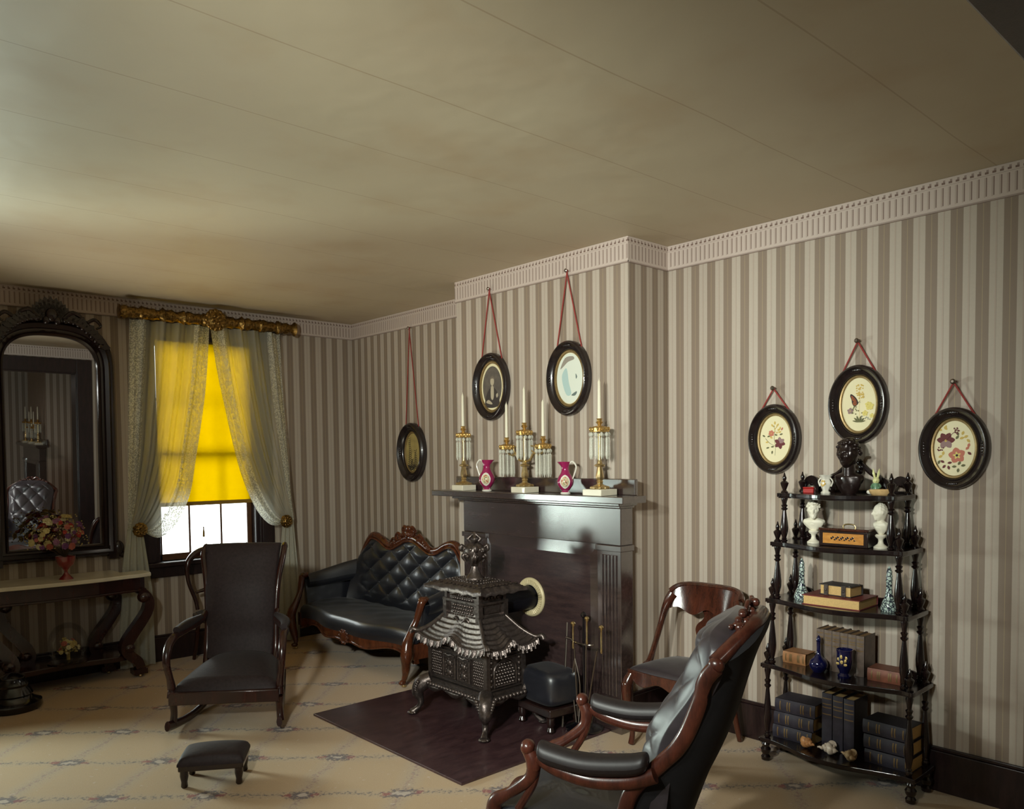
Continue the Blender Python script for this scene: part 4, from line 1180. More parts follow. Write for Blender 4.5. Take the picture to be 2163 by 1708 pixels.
mb.box(-.17, .17, .155, .185, .38, .44); mb.build('seat_rail', MH, sc, bevel=.004)
for s in (-1, 1):
    mb = MB(); mb.tube([(s*.21, -.205, .40), (s*.222, -.235, .33), (s*.215, -.225, .20), (s*.205, -.205, .08), (s*.207, -.215, .008)], [.028, .030, .022, .015, .018], 10, 6)
    mb.ball((s*.222, -.248, .345), (.024, .018, .022), 10, 7); mb.build('leg', MH, sc)
    mb = MB(); mb.tube([(s*.165, .165, .43), (s*.170, .20, .25), (s*.185, .26, .008)], [.022, .019, .015], 10, 5); mb.build('leg', MH, sc)
    # sweeping arm-like stile from crest down to the side rail
    mb = MB(); mb.tube([(s*.215, .185, .80), (s*.232, .15, .74), (s*.232, .085, .62), (s*.222, .02, .52), (s*.205, -.05, .445), (s*.20, -.10, .43)], [.03, .028, .022, .021, .024, .02], 10, 7, flat=.75)
    mb.build('stile', MH, sc)
def crestf(u, v):
    x = (2*u-1); X_ = .238*math.sin(x*1.25)/math.sin(1.25)
    y = .235-.075*abs(x)**2.6
    zb = .705+.02*math.cos(x*PI*3)*(1-.3*abs(x)) + .03*abs(x)**4
    zt = .858-.045*abs(x)**4
    z = zb+(zt-zb)*v
    return (X_, y+.035*(v-.5)+.0*v, z)
mb = MB(); mb.grid(crestf, 50, 10, lambda u, v: (0, .022+.012*math.sin(v*PI), 0))
mb.tube([Vector(crestf(k/20, 1))+Vector((0, .014, 0)) for k in range(21)], .017, 8, 1, smooth=False); mb.build('crest_rail', MH, sc)
mb = MB()
sh_ = sp2([(.035, .44), (.03, .50), (.045, .545), (.075, .60), (.07, .635), (.04, .665), (.035, .69), (.065, .725)], 4)
mb.strip([(-a, b) for a, b in sh_], sh_, 0, .018, lambda a, b, d: (a, .16+.09*(b-.44)/.28+d, b)); mb.build('splat', MH, sc)

# chair half hidden behind the rocker, under the window
bc = empty('balloon_back_chair', (2.56, 6.20, 0), 0, 'dark wooden balloon back chair mostly hidden behind the rocker under the window', 'chair')
mb = MB(); mb.tube([(-.14, .19, .42), (-.155, .195, .50), (-.205, .20, .66), (-.20, .21, .80), (-.12, .215, .875), (0, .215, .895), (.12, .215, .875), (.20, .21, .80), (.205, .20, .66), (.155, .195, .50), (.14, .19, .42)], [.016, .015, .016, .022, .03, .034, .03, .022, .016, .015, .016], 10, 6)
mb.build('back_frame', M['mahogany'], bc)
mb = MB(); mb.tube([(-.15, .19, .56), (0, .20, .58), (.15, .19, .56)], [.012, .02, .012], 8, 5); mb.build('cross_rail', M['mahogany'], bc)
seat_pad(bc, .21, .16, -.20, .19, .395, .42, HH)
MB().box(-.19, .19, -.18, .18, .35, .40).build('seat_rail', M['mahogany'], bc, bevel=.01)
for s in (-1, 1):
    mb = MB(); mb.tube([(s*.18, -.17, .38), (s*.19, -.19, .28), (s*.18, -.175, .005)], [.024, .024, .013], 10, 5); mb.build('leg', M['mahogany'], bc)
    mb = MB(); mb.tube([(s*.14, .18, .40), (s*.142, .21, .2), (s*.15, .275, .005)], [.02, .018, .014], 10, 5); mb.build('leg', M['mahogany'], bc)

# ================================================================== TUFTED ARMCHAIR (near right)
AW = M['armwood'] = wood('red_brown_walnut', srgb(50, 24, 19), srgb(92, 46, 33), 0.3, coat=.35)
ac = empty('armchair', (2.19, 1.877, 0), math.radians(-156.4), 'carved armchair with grey buttoned back and black padded arms in the foreground', 'armchair')
GL = M['greyleather']
# side profile of the inner face (y, z) from seat to top, and of the outer face
inn = sp2([(.15, .40), (.155, .50), (.175, .645), (.21, .735), (.285, .85), (.335, .95), (.365, 1.04), (.44, 1.095)], 5)
stl = sp2([(.11, .38), (.15, .52), (.225, .605), (.31, .70), (.365, .83), (.39, .92), (.45, .99), (.52, 1.06)], 5)
def prof(pl, v):
    f = v*(len(pl)-1); i = min(int(f), len(pl)-2); t_ = f-i
    return pl[i][0]*(1-t_)+pl[i+1][0]*t_, pl[i][1]*(1-t_)+pl[i+1][1]*t_
def halfw(v):   # half width of the back by height
    return .262-.035*math.sin(min(1, v*1.15)*PI)*1.0+.0*v if v < .8 else .262-.035*math.sin(min(1, v*1.15)*PI)-.6*(v-.8)**2
def vt(e): return 1-.20*abs(e)**2.6
def aback(u, v0):
    e = 2*u-1; v = v0*vt(e); y, z = prof(inn, v); hw = halfw(v0)
    x = e*hw; zt = z
    m = max(0, min(1, (.93-abs(e))*5))*max(0, min(1, (v-.12)*6))*max(0, min(1, (.97-v0)*8))
    ln = v*.80
    y -= m*tuft(x, ln-.08, .165, .19, .026)+.020*(1-abs(e)**4)-.02
    y += .035*abs(e)**6
    return (x, y, zt)
mb = MB(); mb.grid(aback, 90, 110, lambda u, v: (0, .05+.03*(1-(2*u-1)**2), -.03+.015*v))
for i in range(-4, 5):
    for j in range(0, 9):
        if (i+j) % 2: continue
        x, ln = i*.0825, .08+j*.095
        v = ln/.80
        if v > .93 or v < .14 or abs(x) > halfw(v)*.88: continue
        y, z = prof(inn, v); mb.ball((x, y-.001+.012, z), (.008, .007, .008), 8, 5)
mb.build('buttoned_back', GL, ac, angle=80)
# outer back cloth bulging behind
outp = sp2([(.27, .33), (.33, .50), (.385, .62), (.43, .74), (.465, .86), (.495, .95), (.525, 1.02), (.535, 1.07)], 5)
def outer(u, v):
    e = 2*u-1; v *= vt(e); y, z = prof(outp, v); hw = halfw(v)
    y2, z2 = prof(stl, v); k_ = 1-abs(e)**5
    return (e*.262, y2+.012+(y-y2)*k_, z2+(z-z2)*k_)
MB().grid(outer, 24, 30, (0, -.03, 0)).build('back_lining', M['blackcloth'], ac)
for s in (-1, 1):
    mb = MB()
    pts = []
    for k in range(13):
        v = k/12*.80; y, z = prof(stl, v)
        pts.append((s*(.285-.03*math.sin(v*PI*1.2)), y, z))
    mb.tube(pts, [.020, .024]+[.026]*5+[.026]*6, 12, 4, flat=.7)
    mb.ball((pts[-1][0]*.98, pts[-1][1], pts[-1][2]+.006), (.022, .026, .026), 14, 9)
    mb.build('back_stile', AW, ac)
# crest: shaped top rail with carving
mb = MB()
ce = []
for k in range(13):
    e = -1+k/6; y, z = prof(stl, vt(e)); ce.append((e*.268, y-.004, z+.012))
mb.tube(ce, [.025]*4+[.030]*5+[.025]*4, 12, 4)
rr = random.Random(9)
for k in range(34):
    u = -1+2*k/33; x = .17*u
    mb.ball((x, .505-.03*abs(u)+rr.uniform(-.014, .014), 1.075+.05*(1-u*u)*rr.random()+.004-.012*abs(u)), (rr.uniform(.010, .020), .014, rr.uniform(.010, .018)), 8, 6)
for s in (-1, 1):
    mb.tube([(s*.01, .495, 1.115), (s*.04, .488, 1.13), (s*.07, .485, 1.115), (s*.06, .482, 1.10)], [.007, .009, .008, .005], 8, 5)
    for q in range(8): mb.ball((s*(.03+.02*q), .480-.004*q, 1.085-.004*q+.012*math.sin(q*2)), (.010, .009, .010), 8, 5)
mb.build('carved_crest', AW, ac)
for s in (-1, 1):
    X0 = s*.292
    mb = MB()    # arm pad
    def apad(u, v):
        P_ = spline([Vector((X0, .215, .640)), Vector((X0, .15, .618)), Vector((X0, .0, .600)), Vector((X0*.99, -.12, .612)), Vector((X0*.985, -.165, .628))], [1]*5, 8)[0]
        f = u*(len(P_)-1); i = min(int(f), len(P_)-2); p = P_[i].lerp(P_[i+1], f-i)
        a = v*2*PI; k = max(0.02, 1-abs(2*u-1)**9)**.5
        return (p.x+.042*k*math.cos(a), p.y, p.z+(.040 if math.sin(a) > 0 else .032)*k*math.sin(a))
    mb.grid(apad, 40, 22); mb.build('arm_pad', M['armpad'], ac, angle=80)
    mb = MB()
    mb.tube([(X0, .235, .60), (X0, .15, .565), (X0, .02, .548), (X0*.99, -.10, .568), (X0*.98, -.17, .600)], [.026, .024, .024, .024, .022], 10, 6, flat=.8)
    mb.ball((X0*.975, -.205, .628), (.030, .026, .028), 14, 9)
    mb.tube([(X0*.975, -.205, .618), (X0*.975, -.185, .575), (X0*.96, -.20, .52), (X0*.94, -.27, .46), (X0*.93, -.335, .415), (X0*.92, -.345, .36)], [.022, .026, .022, .020, .026, .03], 12, 7)
    mb.tube([(X0*.96, -.17, .585), (X0*.945, -.19, .50), (X0*.93, -.25, .40)], [.012, .014, .014], 8, 5)
    mb.build('arm', AW, ac)
    mb = MB(); mb.tube([(X0*.92, -.335, .385), (X0*.95, -.36, .29), (X0*.92, -.345, .16), (X0*.90, -.335, .06), (X0*.91, -.35, .01)], [.034, .036, .024, .017, .02], 12, 6); mb.build('leg', AW, ac)
    mb = MB(); mb.tube([(X0*.86, .17, .40), (X0*.86, .22, .25), (X0*.88, .33, .01)], [.028, .024, .018], 12, 5); mb.build('leg', AW, ac)
seat_pad(ac, .27, .235, -.345, .17, .37, .405, HH, bulge=.03)
mb = MB(); mb.grid(lambda u, v: ((2*u-1)*.275, -.355-.03*math.cos((2*u-1)*PI/2), .295+.012*math.cos((2*u-1)*2*PI)+(.38-.305)*v), 24, 4, (0, .035, 0))
for s in (-1, 1): mb.hexa([(s*.275, -.34, .31), (s*.245, -.34, .31), (s*.225, .19, .31), (s*.255, .19, .31), (s*.275, -.34, .38), (s*.245, -.34, .38), (s*.225, .19, .40), (s*.255, .19, .40)])
mb.box(-.24, .24, .16, .20, .31, .40); mb.build('seat_rail', AW, ac, bevel=.004)

# ================================================================== ROCKER
MG = M['mahogany']; BC = M['browncloth']
rk = empty('rocking_chair', (1.87, 4.573, 0), math.radians(-36.4), 'high backed dark upholstered rocking chair with curved arms in front of the window', 'rocking chair')
def rback(u, v):
    e = 2*u-1
    cpts = sp2([(.53, .33), (.585, .46), (.60, .60), (.63, .76), (.69, .90), (.735, 1.0), (.775, 1.045), (.83, 1.04)], 5)
    y, z = prof(cpts, v)
    hw = .205+.028*min(1, v*1.3)+.012*v
    x = -.028-.012*v+e*hw*(1-.06*max(0, v-.9)*10)
    y -= .045*(1-abs(e)**2.6)*(.6+.5*math.sin(v*PI))
    return (x, y, z+.010*(1-e*e)*v)
MB().grid(rback, 40, 50, (0, .05, -.01)).build('back_cushion', BC, rk, angle=80)
mb = MB()
for s, x0_, x1_ in ((-1, -.245, -.29), (1, .195, .232)):
    mb = MB(); mb.tube([(x0_*.98, .50, .26), (x0_, .575, .36), (x0_, .61, .52), (x0_, .625, .62), (x0_*.7+x1_*.3, .66, .80), (x1_, .73, .97), (x1_, .775, 1.025)], [.020, .021, .020, .020, .019, .020, .018], 10, 6, flat=1.0)
    mb.tube([(x1_, .765, 1.02), (x1_, .80, 1.035), (x1_, .83, 1.02), (x1_, .82, .99)], [.018, .016, .014, .010], 8, 5)
    mb.build('back_stile', MG, rk)
def rseat(u, v):
    e = 2*u-1; hw = .305-.075*v
    y = .055+(.50)*v-.012*(1-e*e)*(1-v)
    ed = max(0, 1-abs(e)**6)**.4
    fr_ = min(1, v/.10)
    z = .245+.060*math.sin(fr_*PI/2)*ed+.075*math.sin(min(1, v*1.1)*PI*.62)*(1-e*e*.6)*fr_*ed
    return (x_off+e*hw, y, z)
x_off = -.006
MB().grid(rseat, 44, 40, (0, 0, -.02)).build('seat_cushion', BC, rk, angle=80)
mb = MB(); mb.box(-.325, .31, .022, .085, .175, .250)
for s in (-1, 1):
    xf, xb = (-.325, -.25) if s < 0 else (.31, .20)
    mb.hexa([(xf, .06, .18), (xf-s*.035, .06, .18), (xb-s*.035, .56, .22), (xb, .56, .22), (xf, .06, .25), (xf-s*.035, .06, .25), (xb-s*.035, .56, .29), (xb, .56, .29)])
mb.box(-.25, .20, .53, .56, .22, .29); mb.build('seat_rail', MG, rk, bevel=.005)
for s, xf, xb in ((-1, -.325, -.252), (1, .315, .205)):
    mb = MB(); mb.tube([(xb, .61, .615), (xb*1.06, .50, .575), (xf*.98, .30, .555), (xf*1.02, .17, .545), (xf*1.04, .085, .50), (xf*1.04, .055, .42), (xf*1.01, .07, .34), (xf*.98, .075, .27), (xf*.98, .065, .21)],
                       [.018, .020, .022, .024, .024, .022, .020, .024, .026], 12, 6)
    mb.build('arm', MG, rk)
    mb = MB(); mb.tube([(xb*1.04, .53, .602), (xf*.94, .38, .588), (xf*1.0, .22, .582)], [.018, .030, .022], 12, 6, flat=1.0); mb.build('arm_pad', M['armgreen'] if 'armgreen' in M else BC, rk)
    mb = MB(); mb.tube([(xf*.97, .07, .20), (xf*.96, .085, .12), (xf*.98, .08, .045)], [.024, .020, .022], 10, 4); mb.build('front_leg', MG, rk)
    mb = MB(); mb.tube([(xb*1.05, .53, .24), (xb*1.06, .55, .12), (xb*1.08, .56, .035)], [.022, .018, .02], 10, 4); mb.build('rear_leg', MG, rk)
    def z_r(y): return .026+.10*((y-.33)/.55)**2*1.0
    mb = MB(); ys = [-.005, .08, .18, .30, .42, .54, .66, .80, .90]
    xs = [xf*(1-(y+.005)/.9*.38) for y in ys]
    mb.tube([(x, y, z_r(y)) for x, y in zip(xs, ys)], [.030, .028, .026, .025, .025, .024, .022, .018, .014], 10, 5, flat=.55)
    mb.build('rocker', MG, rk)

# ================================================================== LOW FOOTSTOOL
fs_ = empty('footstool', (1.565, 3.965, 0), math.radians(-32.6), 'small dark padded footstool on the carpet in front of the rocking chair', 'footstool')
def fcush(u, v):
    e, g = 2*u-1, 2*v-1
    ed = max(0, 1-abs(e)**8)**.35*max(0, 1-abs(g)**7)**.35
    return (e*.158, g*.112, .125+.035*ed+.022*(1-e*e)*(1-g*g))
MB().grid(fcush, 30, 24, (0, 0, -.012)).build('cushion', BC, fs_, angle=80)
MB().box(-.155, .155, -.108, .108, .085, .128).build('frame', M['walnut'], fs_, bevel=.006)
for sx in (-1, 1):
    for sy in (-1, 1):
        MB().lathe([(.012, 0), (.017, .008), (.015, .03), (.021, .06), (.020, .088)], (sx*.13, sy*.085, 0), 14).build('leg', M['walnut'], fs_)

# ================================================================== CONSOLE TABLE
ct = empty('console_table', (1.47, 6.39, 0), 0, 'dark scroll legged console table with white marble top under the tall mirror', 'console table')
def outline(hw, yf, yb, k=.03):
    pts = [(-hw, yb), (-hw, yf+.10), (-hw+.01, yf+.045), (-hw+.05, yf+.03), (-hw+.09, yf+.02), (-hw+.17, yf+.018), (-hw*.35, yf-.012), (0, yf-.018)]
    r_ = [(-a, b) for a, b in reversed(pts[:-1])]
    return pts + r_[:-1] + [(hw, .035), (hw-.175, .035), (hw-.175, yb)]   # back corner clear of the curtain
mb = MB(); mb.prism(outline(.565, -.185, .235), .748, .776, lambda a, b, d: (a, b, d)); mb.build('marble_top', M['marble'], ct, bevel=.006, smooth=False)
mb = MB(); mb.prism(outline(.525, -.155, .225), .655, .748, lambda a, b, d: (a, b, d)); mb.prism(outline(.535, -.163, .225), .640, .656, lambda a, b, d: (a, b, d)); mb.build('apron', MG, ct, smooth=False, bevel=.004)
def scroll_leg(x0_, y0_, s, fr_):
    mb = MB()
    L_ = sp2([(0, .65), (.045, .60), (.062, .545), (.045, .48), (0, .41), (-.06, .33), (-.105, .26), (-.11, .205), (-.075, .16), (-.035, .12), (-.015, .07), (-.01, .045)], 5)
    n = len(L_)
    A_, B_ = [], []
    for i, (a, b) in enumerate(L_):
        p, q = L_[max(0, i-1)], L_[min(n-1, i+1)]
        tx, ty = q[0]-p[0], q[1]-p[1]; l = math.hypot(tx, ty) or 1; w = .040-.010*abs(2*i/n-1)
        A_.append((a+ty/l*w, b-tx/l*w)); B_.append((a-ty/l*w, b+tx/l*w))
    mb.strip(A_, B_, -.038, .038, lambda a, b, d: (x0_+s*a, y0_+d, b))
    mb.ball((x0_+s*.03, y0_-.01, .595), (.05, .045, .045), 14, 9); mb.ball((x0_-s*.09, y0_-.01, .225), (.045, .045, .04), 14, 9)
    mb.box(x0_-s*.02-.05, x0_-s*.02+.05, y0_-.045, y0_+.045, .022, .06)
    mb.build('leg', MG, ct)
    MB().ball((x0_-s*.02, y0_-.03, .012), (.014, .014, .0115), 10, 6).build('caster', M['brass'], ct)
for s in (-1, 1):
    scroll_leg(s*.475, -.11, s, True); scroll_leg(s*.325, .15, s, False)
mb = MB(); mb.prism(sp2([(-.44, .19), (-.44, -.10), (-.30, -.13), (-.1, -.10), (0, -.085), (.1, -.10), (.30, -.13), (.44, -.10), (.44, .03), (.37, .04), (.37, .19)], 1), .135, .175, lambda a, b, d: (a, b, d)); mb.build('lower_shelf', MG, ct, smooth=False, bevel=.006)

gd = empty('glass_dome', (1.47, 6.36, .1755), 0, 'clear glass dome covering dried flowers on the console table lower shelf', 'glass dome')
mb = MB(); mb.lathe([(.112, .004), (.125, .06), (.130, .13), (.118, .20), (.085, .255), (.045, .28), (.002, .288)], seg=32); mb.f = [f for f in mb.f if len(f) == 4]; mb.m = mb.m[:len(mb.f)]
mb.build('dome', M['dome'], gd)
MB().lathe([(.13, 0), (.135, .008), (.12, .014), (.002, .016)], seg=32).build('wooden_base', M['walnut'], gd)
def bouquet(root, centre, rad, nb, seed, cols, br):
    rr = random.Random(seed); protos = []
    for i, cm in enumerate(cols):
        mb = MB()
        for k in range(7):
            a = 2*PI*k/7+.2; mb.ball((.55*math.cos(a), .55*math.sin(a), .1*math.sin(3*k)), (.42, .42, .22), 6, 4)
        mb.ball((0, 0, .15), (.4, .4, .3), 6, 4)
        protos.append((mb, cm))
    meshes = {}
    for k in range(nb):
        mb, cm = protos[k % len(protos)]
        th = rr.uniform(0, 2*PI); ph = math.asin(rr.uniform(-.45, 1)); q = rr.uniform(.62, 1.0)
        p = Vector((centre[0]+rad[0]*q*math.cos(ph)*math.cos(th), centre[1]+rad[1]*q*math.cos(ph)*math.sin(th), centre[2]+rad[2]*q*math.sin(ph)))
        if k < len(protos): o = mb.build('bloom', cm, root); meshes[k] = o
        else: o = meshes[k % len(protos)].copy(); COL.objects.link(o)
        o.location = p; d = Vector((math.cos(ph)*math.cos(th), math.cos(ph)*math.sin(th)-.6, math.sin(ph)+.3))
        o.rotation_euler = d.to_track_quat('Z', 'Y').to_euler(); s_2 = br*rr.uniform(.55, 1.15); o.scale = (s_2, s_2, s_2)
FM = [plain('bloom_%d' % i, c, .75, noise_amt=.25, scale=60) for i, c in enumerate((srgb(168, 52, 44), srgb(206, 190, 128), srgb(176, 98, 84), srgb(108, 62, 106), srgb(214, 204, 160), srgb(150, 74, 52), srgb(190, 170, 110), srgb(140, 92, 120)))]
M['spray'] = plain('dry_spray', srgb(172, 156, 98), .8, noise_amt=.3, scale=70)
M['twig'] = plain('dry_twig', srgb(84, 66, 44), .8)
cp = empty('glass_compote', (1.475, 6.36, .776), 0, 'ruby red footed glass vase on the marble top of the console table', 'vase')
M['ruby'] = plain('ruby_glass', srgb(134, 34, 34), .15, coat=.8)
MB().lathe([(.048, 0), (.046, .006), (.022, .03), (.011, .048), (.012, .062), (.030, .085), (.052, .105), (.062, .135), (.066, .165), (.062, .163), (.05, .12), (.01, .09)], seg=32).build('bowl', M['ruby'], cp)
bq = empty('dried_bouquet', (1.43, 6.36, .93), 0, 'bouquet of dried red, purple and straw coloured flowers in the red vase', 'flowers')
bouquet(bq, (0, 0, .15), (.19, .15, .165), 84, 3, FM, .027)
mb = MB(); rr = random.Random(8)
for k in range(260):
    th, ph, q = rr.uniform(0, 2*PI), math.asin(rr.uniform(-.5, 1)), rr.uniform(.5, 1.1)
    mb.mat(0); p = (.20*q*math.cos(ph)*math.cos(th), .16*q*math.cos(ph)*math.sin(th), .15+.17*q*math.sin(ph)); mb.ball(p, (.006, .006, .005), 5, 3)
    if k % 4 == 0: mb.mat(1); mb.tube([(.045, 0, 0), (p[0]*.5+.02, p[1]*.5, p[2]*.55), p], .0012, 4, 3)
sp_ = mb.build('dry_sprays', [M['spray'], M['twig']], bq); sp_['kind'] = 'stuff'
bd = empty('dried_posy', (1.47, 6.36, .195), 0, 'pale dried flower posy under the glass dome', 'flowers')
bouquet(bd, (0, 0, .085), (.07, .06, .075), 26, 6, [FM[1], FM[6], FM[2], FM[4]], .020)
mb = MB()
for k in range(70):
    th, ph, q = rr.uniform(0, 2*PI), math.asin(rr.uniform(-.5, 1)), rr.uniform(.4, 1.0)
    mb.ball((.075*q*math.cos(ph)*math.cos(th), .07*q*math.cos(ph)*math.sin(th), .075+.075*q*math.sin(ph)), .007, 5, 3)
mb.tube([(0, 0, -.003), (0, 0, .06)], .012, 8, 1, smooth=False); mb.build('dry_sprays', M['spray'], bd)['kind'] = 'stuff'
# black stepped foot of a stand just inside the left edge
bf = empty('pedestal_stand', (1.06, 6.03, 0), 0, 'glossy black stepped pedestal foot at the left edge beside the console table', 'pedestal')
MB().lathe([(.16, 0), (.17, .02), (.165, .05), (.12, .07), (.11, .09)], seg=36).build('base', M['black'], bf)
MB().lathe([(.11, .088), (.115, .10), (.10, .13), (.085, .15), (.09, .165), (.07, .20), (.072, .215), (.035, .235), (.01, .24)], seg=36).build('column', M['black'], bf)

# ================================================================== PIER MIRROR
pm = empty('pier_mirror', (1.475, YB-.004, .875), 0, 'tall arched dark wood pier mirror with carved leaf crest on the window wall', 'mirror')
pm.rotation_euler = (math.radians(1.6), 0, 0)
def arch(hw, z0_, zs, zt, n=40, e=2.7):
    pts = [(-hw, z0_), (hw, z0_), (hw, zs)]
    for k in range(1, n):
        th = PI*k/n; c, s = math.cos(th), math.sin(th)
        pts.append((hw*math.copysign(abs(c)**(2/e), c), zs+(zt-zs)*abs(s)**(2/e)))
    pts.append((-hw, zs)); return pts
inner_ = arch(.305, .115, 1.40, 1.655)
to = lambda a, b, d: (a, -d, b)
mb = MB(); mb.prism(arch(.32, .10, 1.40, 1.668), .012, .018, to); mb.build('mirror_glass', M['mirror'], pm, smooth=False)
mb = MB(); vs = []; fs = []
outer_ = arch(.425, -.005+.02, 1.40, 1.79)
N_ = len(inner_); pf_ = [(0, .018), (.02, .045), (.12, .055), (.2, .042), (.35, .040), (.40, .058), (.62, .066), (.75, .05), (.85, .052), (.92, .04), (1, .03), (1, .004), (0, .004)]
for i in range(N_):
    for o_, d_ in pf_:
        a = inner_[i][0]+(outer_[i][0]-inner_[i][0])*o_; b = inner_[i][1]+(outer_[i][1]-inner_[i][1])*o_; vs.append(to(a, b, d_))
m_ = len(pf_)
for i in range(N_):
    j = (i+1) % N_
    for k in range(m_): fs.append((i*m_+k, i*m_+(k+1) % m_, j*m_+(k+1) % m_, j*m_+k))
mb.add(vs, fs)
for s in (-1, 1):
    mb.box(s*.385-.035, s*.385+.035, -.06, -.004, -.005, .10); mb.ball((s*.425, -.04, .07), (.04, .025, .06), 12, 8); mb.ball((s*.45, -.035, .02), (.03, .02, .025), 10, 6)
mb.build('frame', M['walnut'], pm, angle=45)
mb = MB(); rr = random.Random(12)
def leaf3(mb, x, z, L, w, ang, d=.06):
    pts = []
    for k in range(9):
        f = k/8; ww = w*math.sin(f*PI)**.7*(1+.25*math.sin(f*PI*6))
        pts.append((f*L, ww))
    ca, sa = math.cos(ang), math.sin(ang)
    P1 = [(x+a*ca-b*sa, z+a*sa+b*ca) for a, b in pts]; P2 = [(x+a*ca+b*sa, z+a*sa-b*ca) for a, b in pts]
    mb.strip(P1, P2, d, d+.022, to)
for k in range(15):
    ang = PI*(k+.5)/15; leaf3(mb, .05*math.cos(ang), 1.77+.03*math.sin(ang), .10+.035*math.sin(ang)**4, .026, ang, .05)
for s in (-1, 1):
    for k in range(9):
        x = s*(.09+.029*k); z = 1.775-.0032*(k**1.9)
        leaf3(mb, x, z, .085-.004*k, .024, PI/2-s*(.25+.11*k), .045+.01*(k % 2)); leaf3(mb, x, z-.01, .07, .02, PI/2-s*(1.2+.05*k), .06)
        mb.ball((x, -.07, z-.005), (.02, .018, .017), 8, 6)
    mb.tube([(s*.08, -.07, 1.78), (s*.14, -.075, 1.83), (s*.20, -.07, 1.80), (s*.17, -.075, 1.765)], [.014, .016, .013, .008], 8, 6)
    mb.tube([(s*.24, -.07, 1.77), (s*.29, -.07, 1.795), (s*.33, -.065, 1.755), (s*.30, -.065, 1.73)], [.012, .014, .011, .007], 8, 6)
mb.ball((0, -.08, 1.80), (.04, .03, .05), 14, 9); mb.ball((-.035, -.085, 1.76), (.024, .02, .03), 10, 7); mb.ball((.035, -.085, 1.76), (.024, .02, .03), 10, 7)
mb.build('carved_crest', M['walnut'], pm)

# ================================================================== CURTAINS
def lace(name, dens, pat_scale, thr, c=srgb(226, 226, 212)):
    t = NT(name); t.t.nodes.remove(t.p)
    co = t.coord('Object')
    df = t.n('ShaderNodeBsdfDiffuse'); tl = t.n('ShaderNodeBsdfTranslucent'); tr = t.n('ShaderNodeBsdfTransparent')
    df.inputs[0].default_value = c; tl.inputs[0].default_value = c
    mx = t.n('ShaderNodeMixShader'); mx.inputs[0].default_value = .5; t.l(df.outputs[0], mx.inputs[1]); t.l(tl.outputs[0], mx.inputs[2])
    n1 = t.noise(pat_scale, co, 3, .6)
    w = t.n('ShaderNodeTexVoronoi'); w.inputs['Scale'].default_value = pat_scale*1.6; t.l(co, w.inputs['Vector'])
    f = t.math('LESS_THAN', t.math('ADD', t.math('MULTIPLY', w.outputs['Distance'], .6), t.math('MULTIPLY', n1, .6)), thr)
    a = t.math('ADD', t.math('MULTIPLY', f, 1-dens), dens)
    m2 = t.n('ShaderNodeMixShader'); t.l(a, m2.inputs[0]); t.l(tr.outputs[0], m2.inputs[1]); t.l(mx.outputs[0], m2.inputs[2])
    t.l(m2.outputs[0], t.out.inputs[0]); return t.m
M['sheer'] = lace('sheer_net', .50, 44, .24)
M['laceb'] = lace('lace_border', .56, 62, .60)
M['lacelow'] = lace('gathered_lace', .86, 30, .4)
YC = 6.49
def curtain(side, outer, inner, label):
    r = empty('lace_curtain', (2.63, YC, 0), 0, label, 'curtain', 'lace curtains at the window')
    oz = sorted(outer, key=lambda p: -p[1]); iz = inner
    def lerpz(pl, z):
        for (a, b), (c, d) in zip(pl[:-1], pl[1:]):
            if d <= z <= b: return a+(c-a)*(b-z)/((b-d) or 1)
        return pl[-1][0] if z < pl[-1][1] else pl[0][0]
    ro = Vector((iz[-1][0], 0, iz[-1][1]))
    isp = sp2(iz, 8); osp = sp2(oz, 8)
    zt, ztie = iz[0][1], iz[-1][1]
    def pt(u, v, off=0.0):
        # v along the fall of each thread from the rod to the tie; inner threads swoop
        i_ = prof(isp, v); zo = zt+(ztie-zt)*v; o_ = (lerpz(osp, zo), zo)
        x = o_[0]+(i_[0]-o_[0])*u; z = o_[1]+(i_[1]-o_[1])*u**1.3
        fold = (.022*(1-v)+.012)*math.sin(u*PI*9+math.sin(v*3)*1.2)+.012*math.sin(u*PI*23+v*2)
        return (x-2.63, -.012+fold*.8-.02*v+off, z)
    bw = .20
    MB().grid(lambda u, v: pt(bw+(1-2*bw)*u, v), 110, 60).build('sheer_panel', M['sheer'], r, angle=80)
    MB().grid(lambda u, v: pt(bw*u, v), 24, 60).build('outer_border', M['laceb'], r, angle=80)
    MB().grid(lambda u, v: pt(1-bw+bw*u, v), 24, 60).build('inner_border', M['laceb'], r, angle=80)
    # fall below the tie
    def low(u, v):
        z = ztie+.03-(ztie+.012)*v
        xo = lerpz(osp, z); xi = ro.x+side*(-.02)-side*.0+(-side)*(.055*min(1, v*2.2)+.02*v) if True else 0
        x = xo+(xi-xo)*u
        return (x-2.63, -.02+.014*math.sin(u*PI*7+v)+.03*v, z)
    MB().grid(low, 60, 40).build('lower_fall', M['lacelow'], r, angle=80)
    return r
curtain(-1, [(2.00, 2.70), (1.975, 2.0), (1.955, 1.5), (1.935, 1.12), (1.89, .80), (1.88, .55), (1.86, .30), (1.86, .0)],
        [(2.615, 2.70), (2.575, 2.3), (2.53, 2.0), (2.46, 1.62), (2.40, 1.33), (2.28, 1.10), (2.15, 1.015), (2.02, 1.085)],
        'white lace curtain tied back to the left side of the window')
curtain(1, [(3.23, 2.70), (3.25, 2.3), (3.285, 1.6), (3.31, 1.12), (3.35, .7), (3.365, .43), (3.37, .2), (3.37, 0)],
        [(2.62, 2.70), (2.66, 2.35), (2.71, 2.06), (2.81, 1.58), (2.92, 1.27), (3.02, 1.11), (3.12, 1.045), (3.235, 1.075)],
        'white lace curtain tied back to the right side of the window')
rod = empty('curtain_cornice_rod', (2.645, 6.475, 2.748), 0, 'gilded embossed curtain pole with central rosette above the window', 'curtain pole')
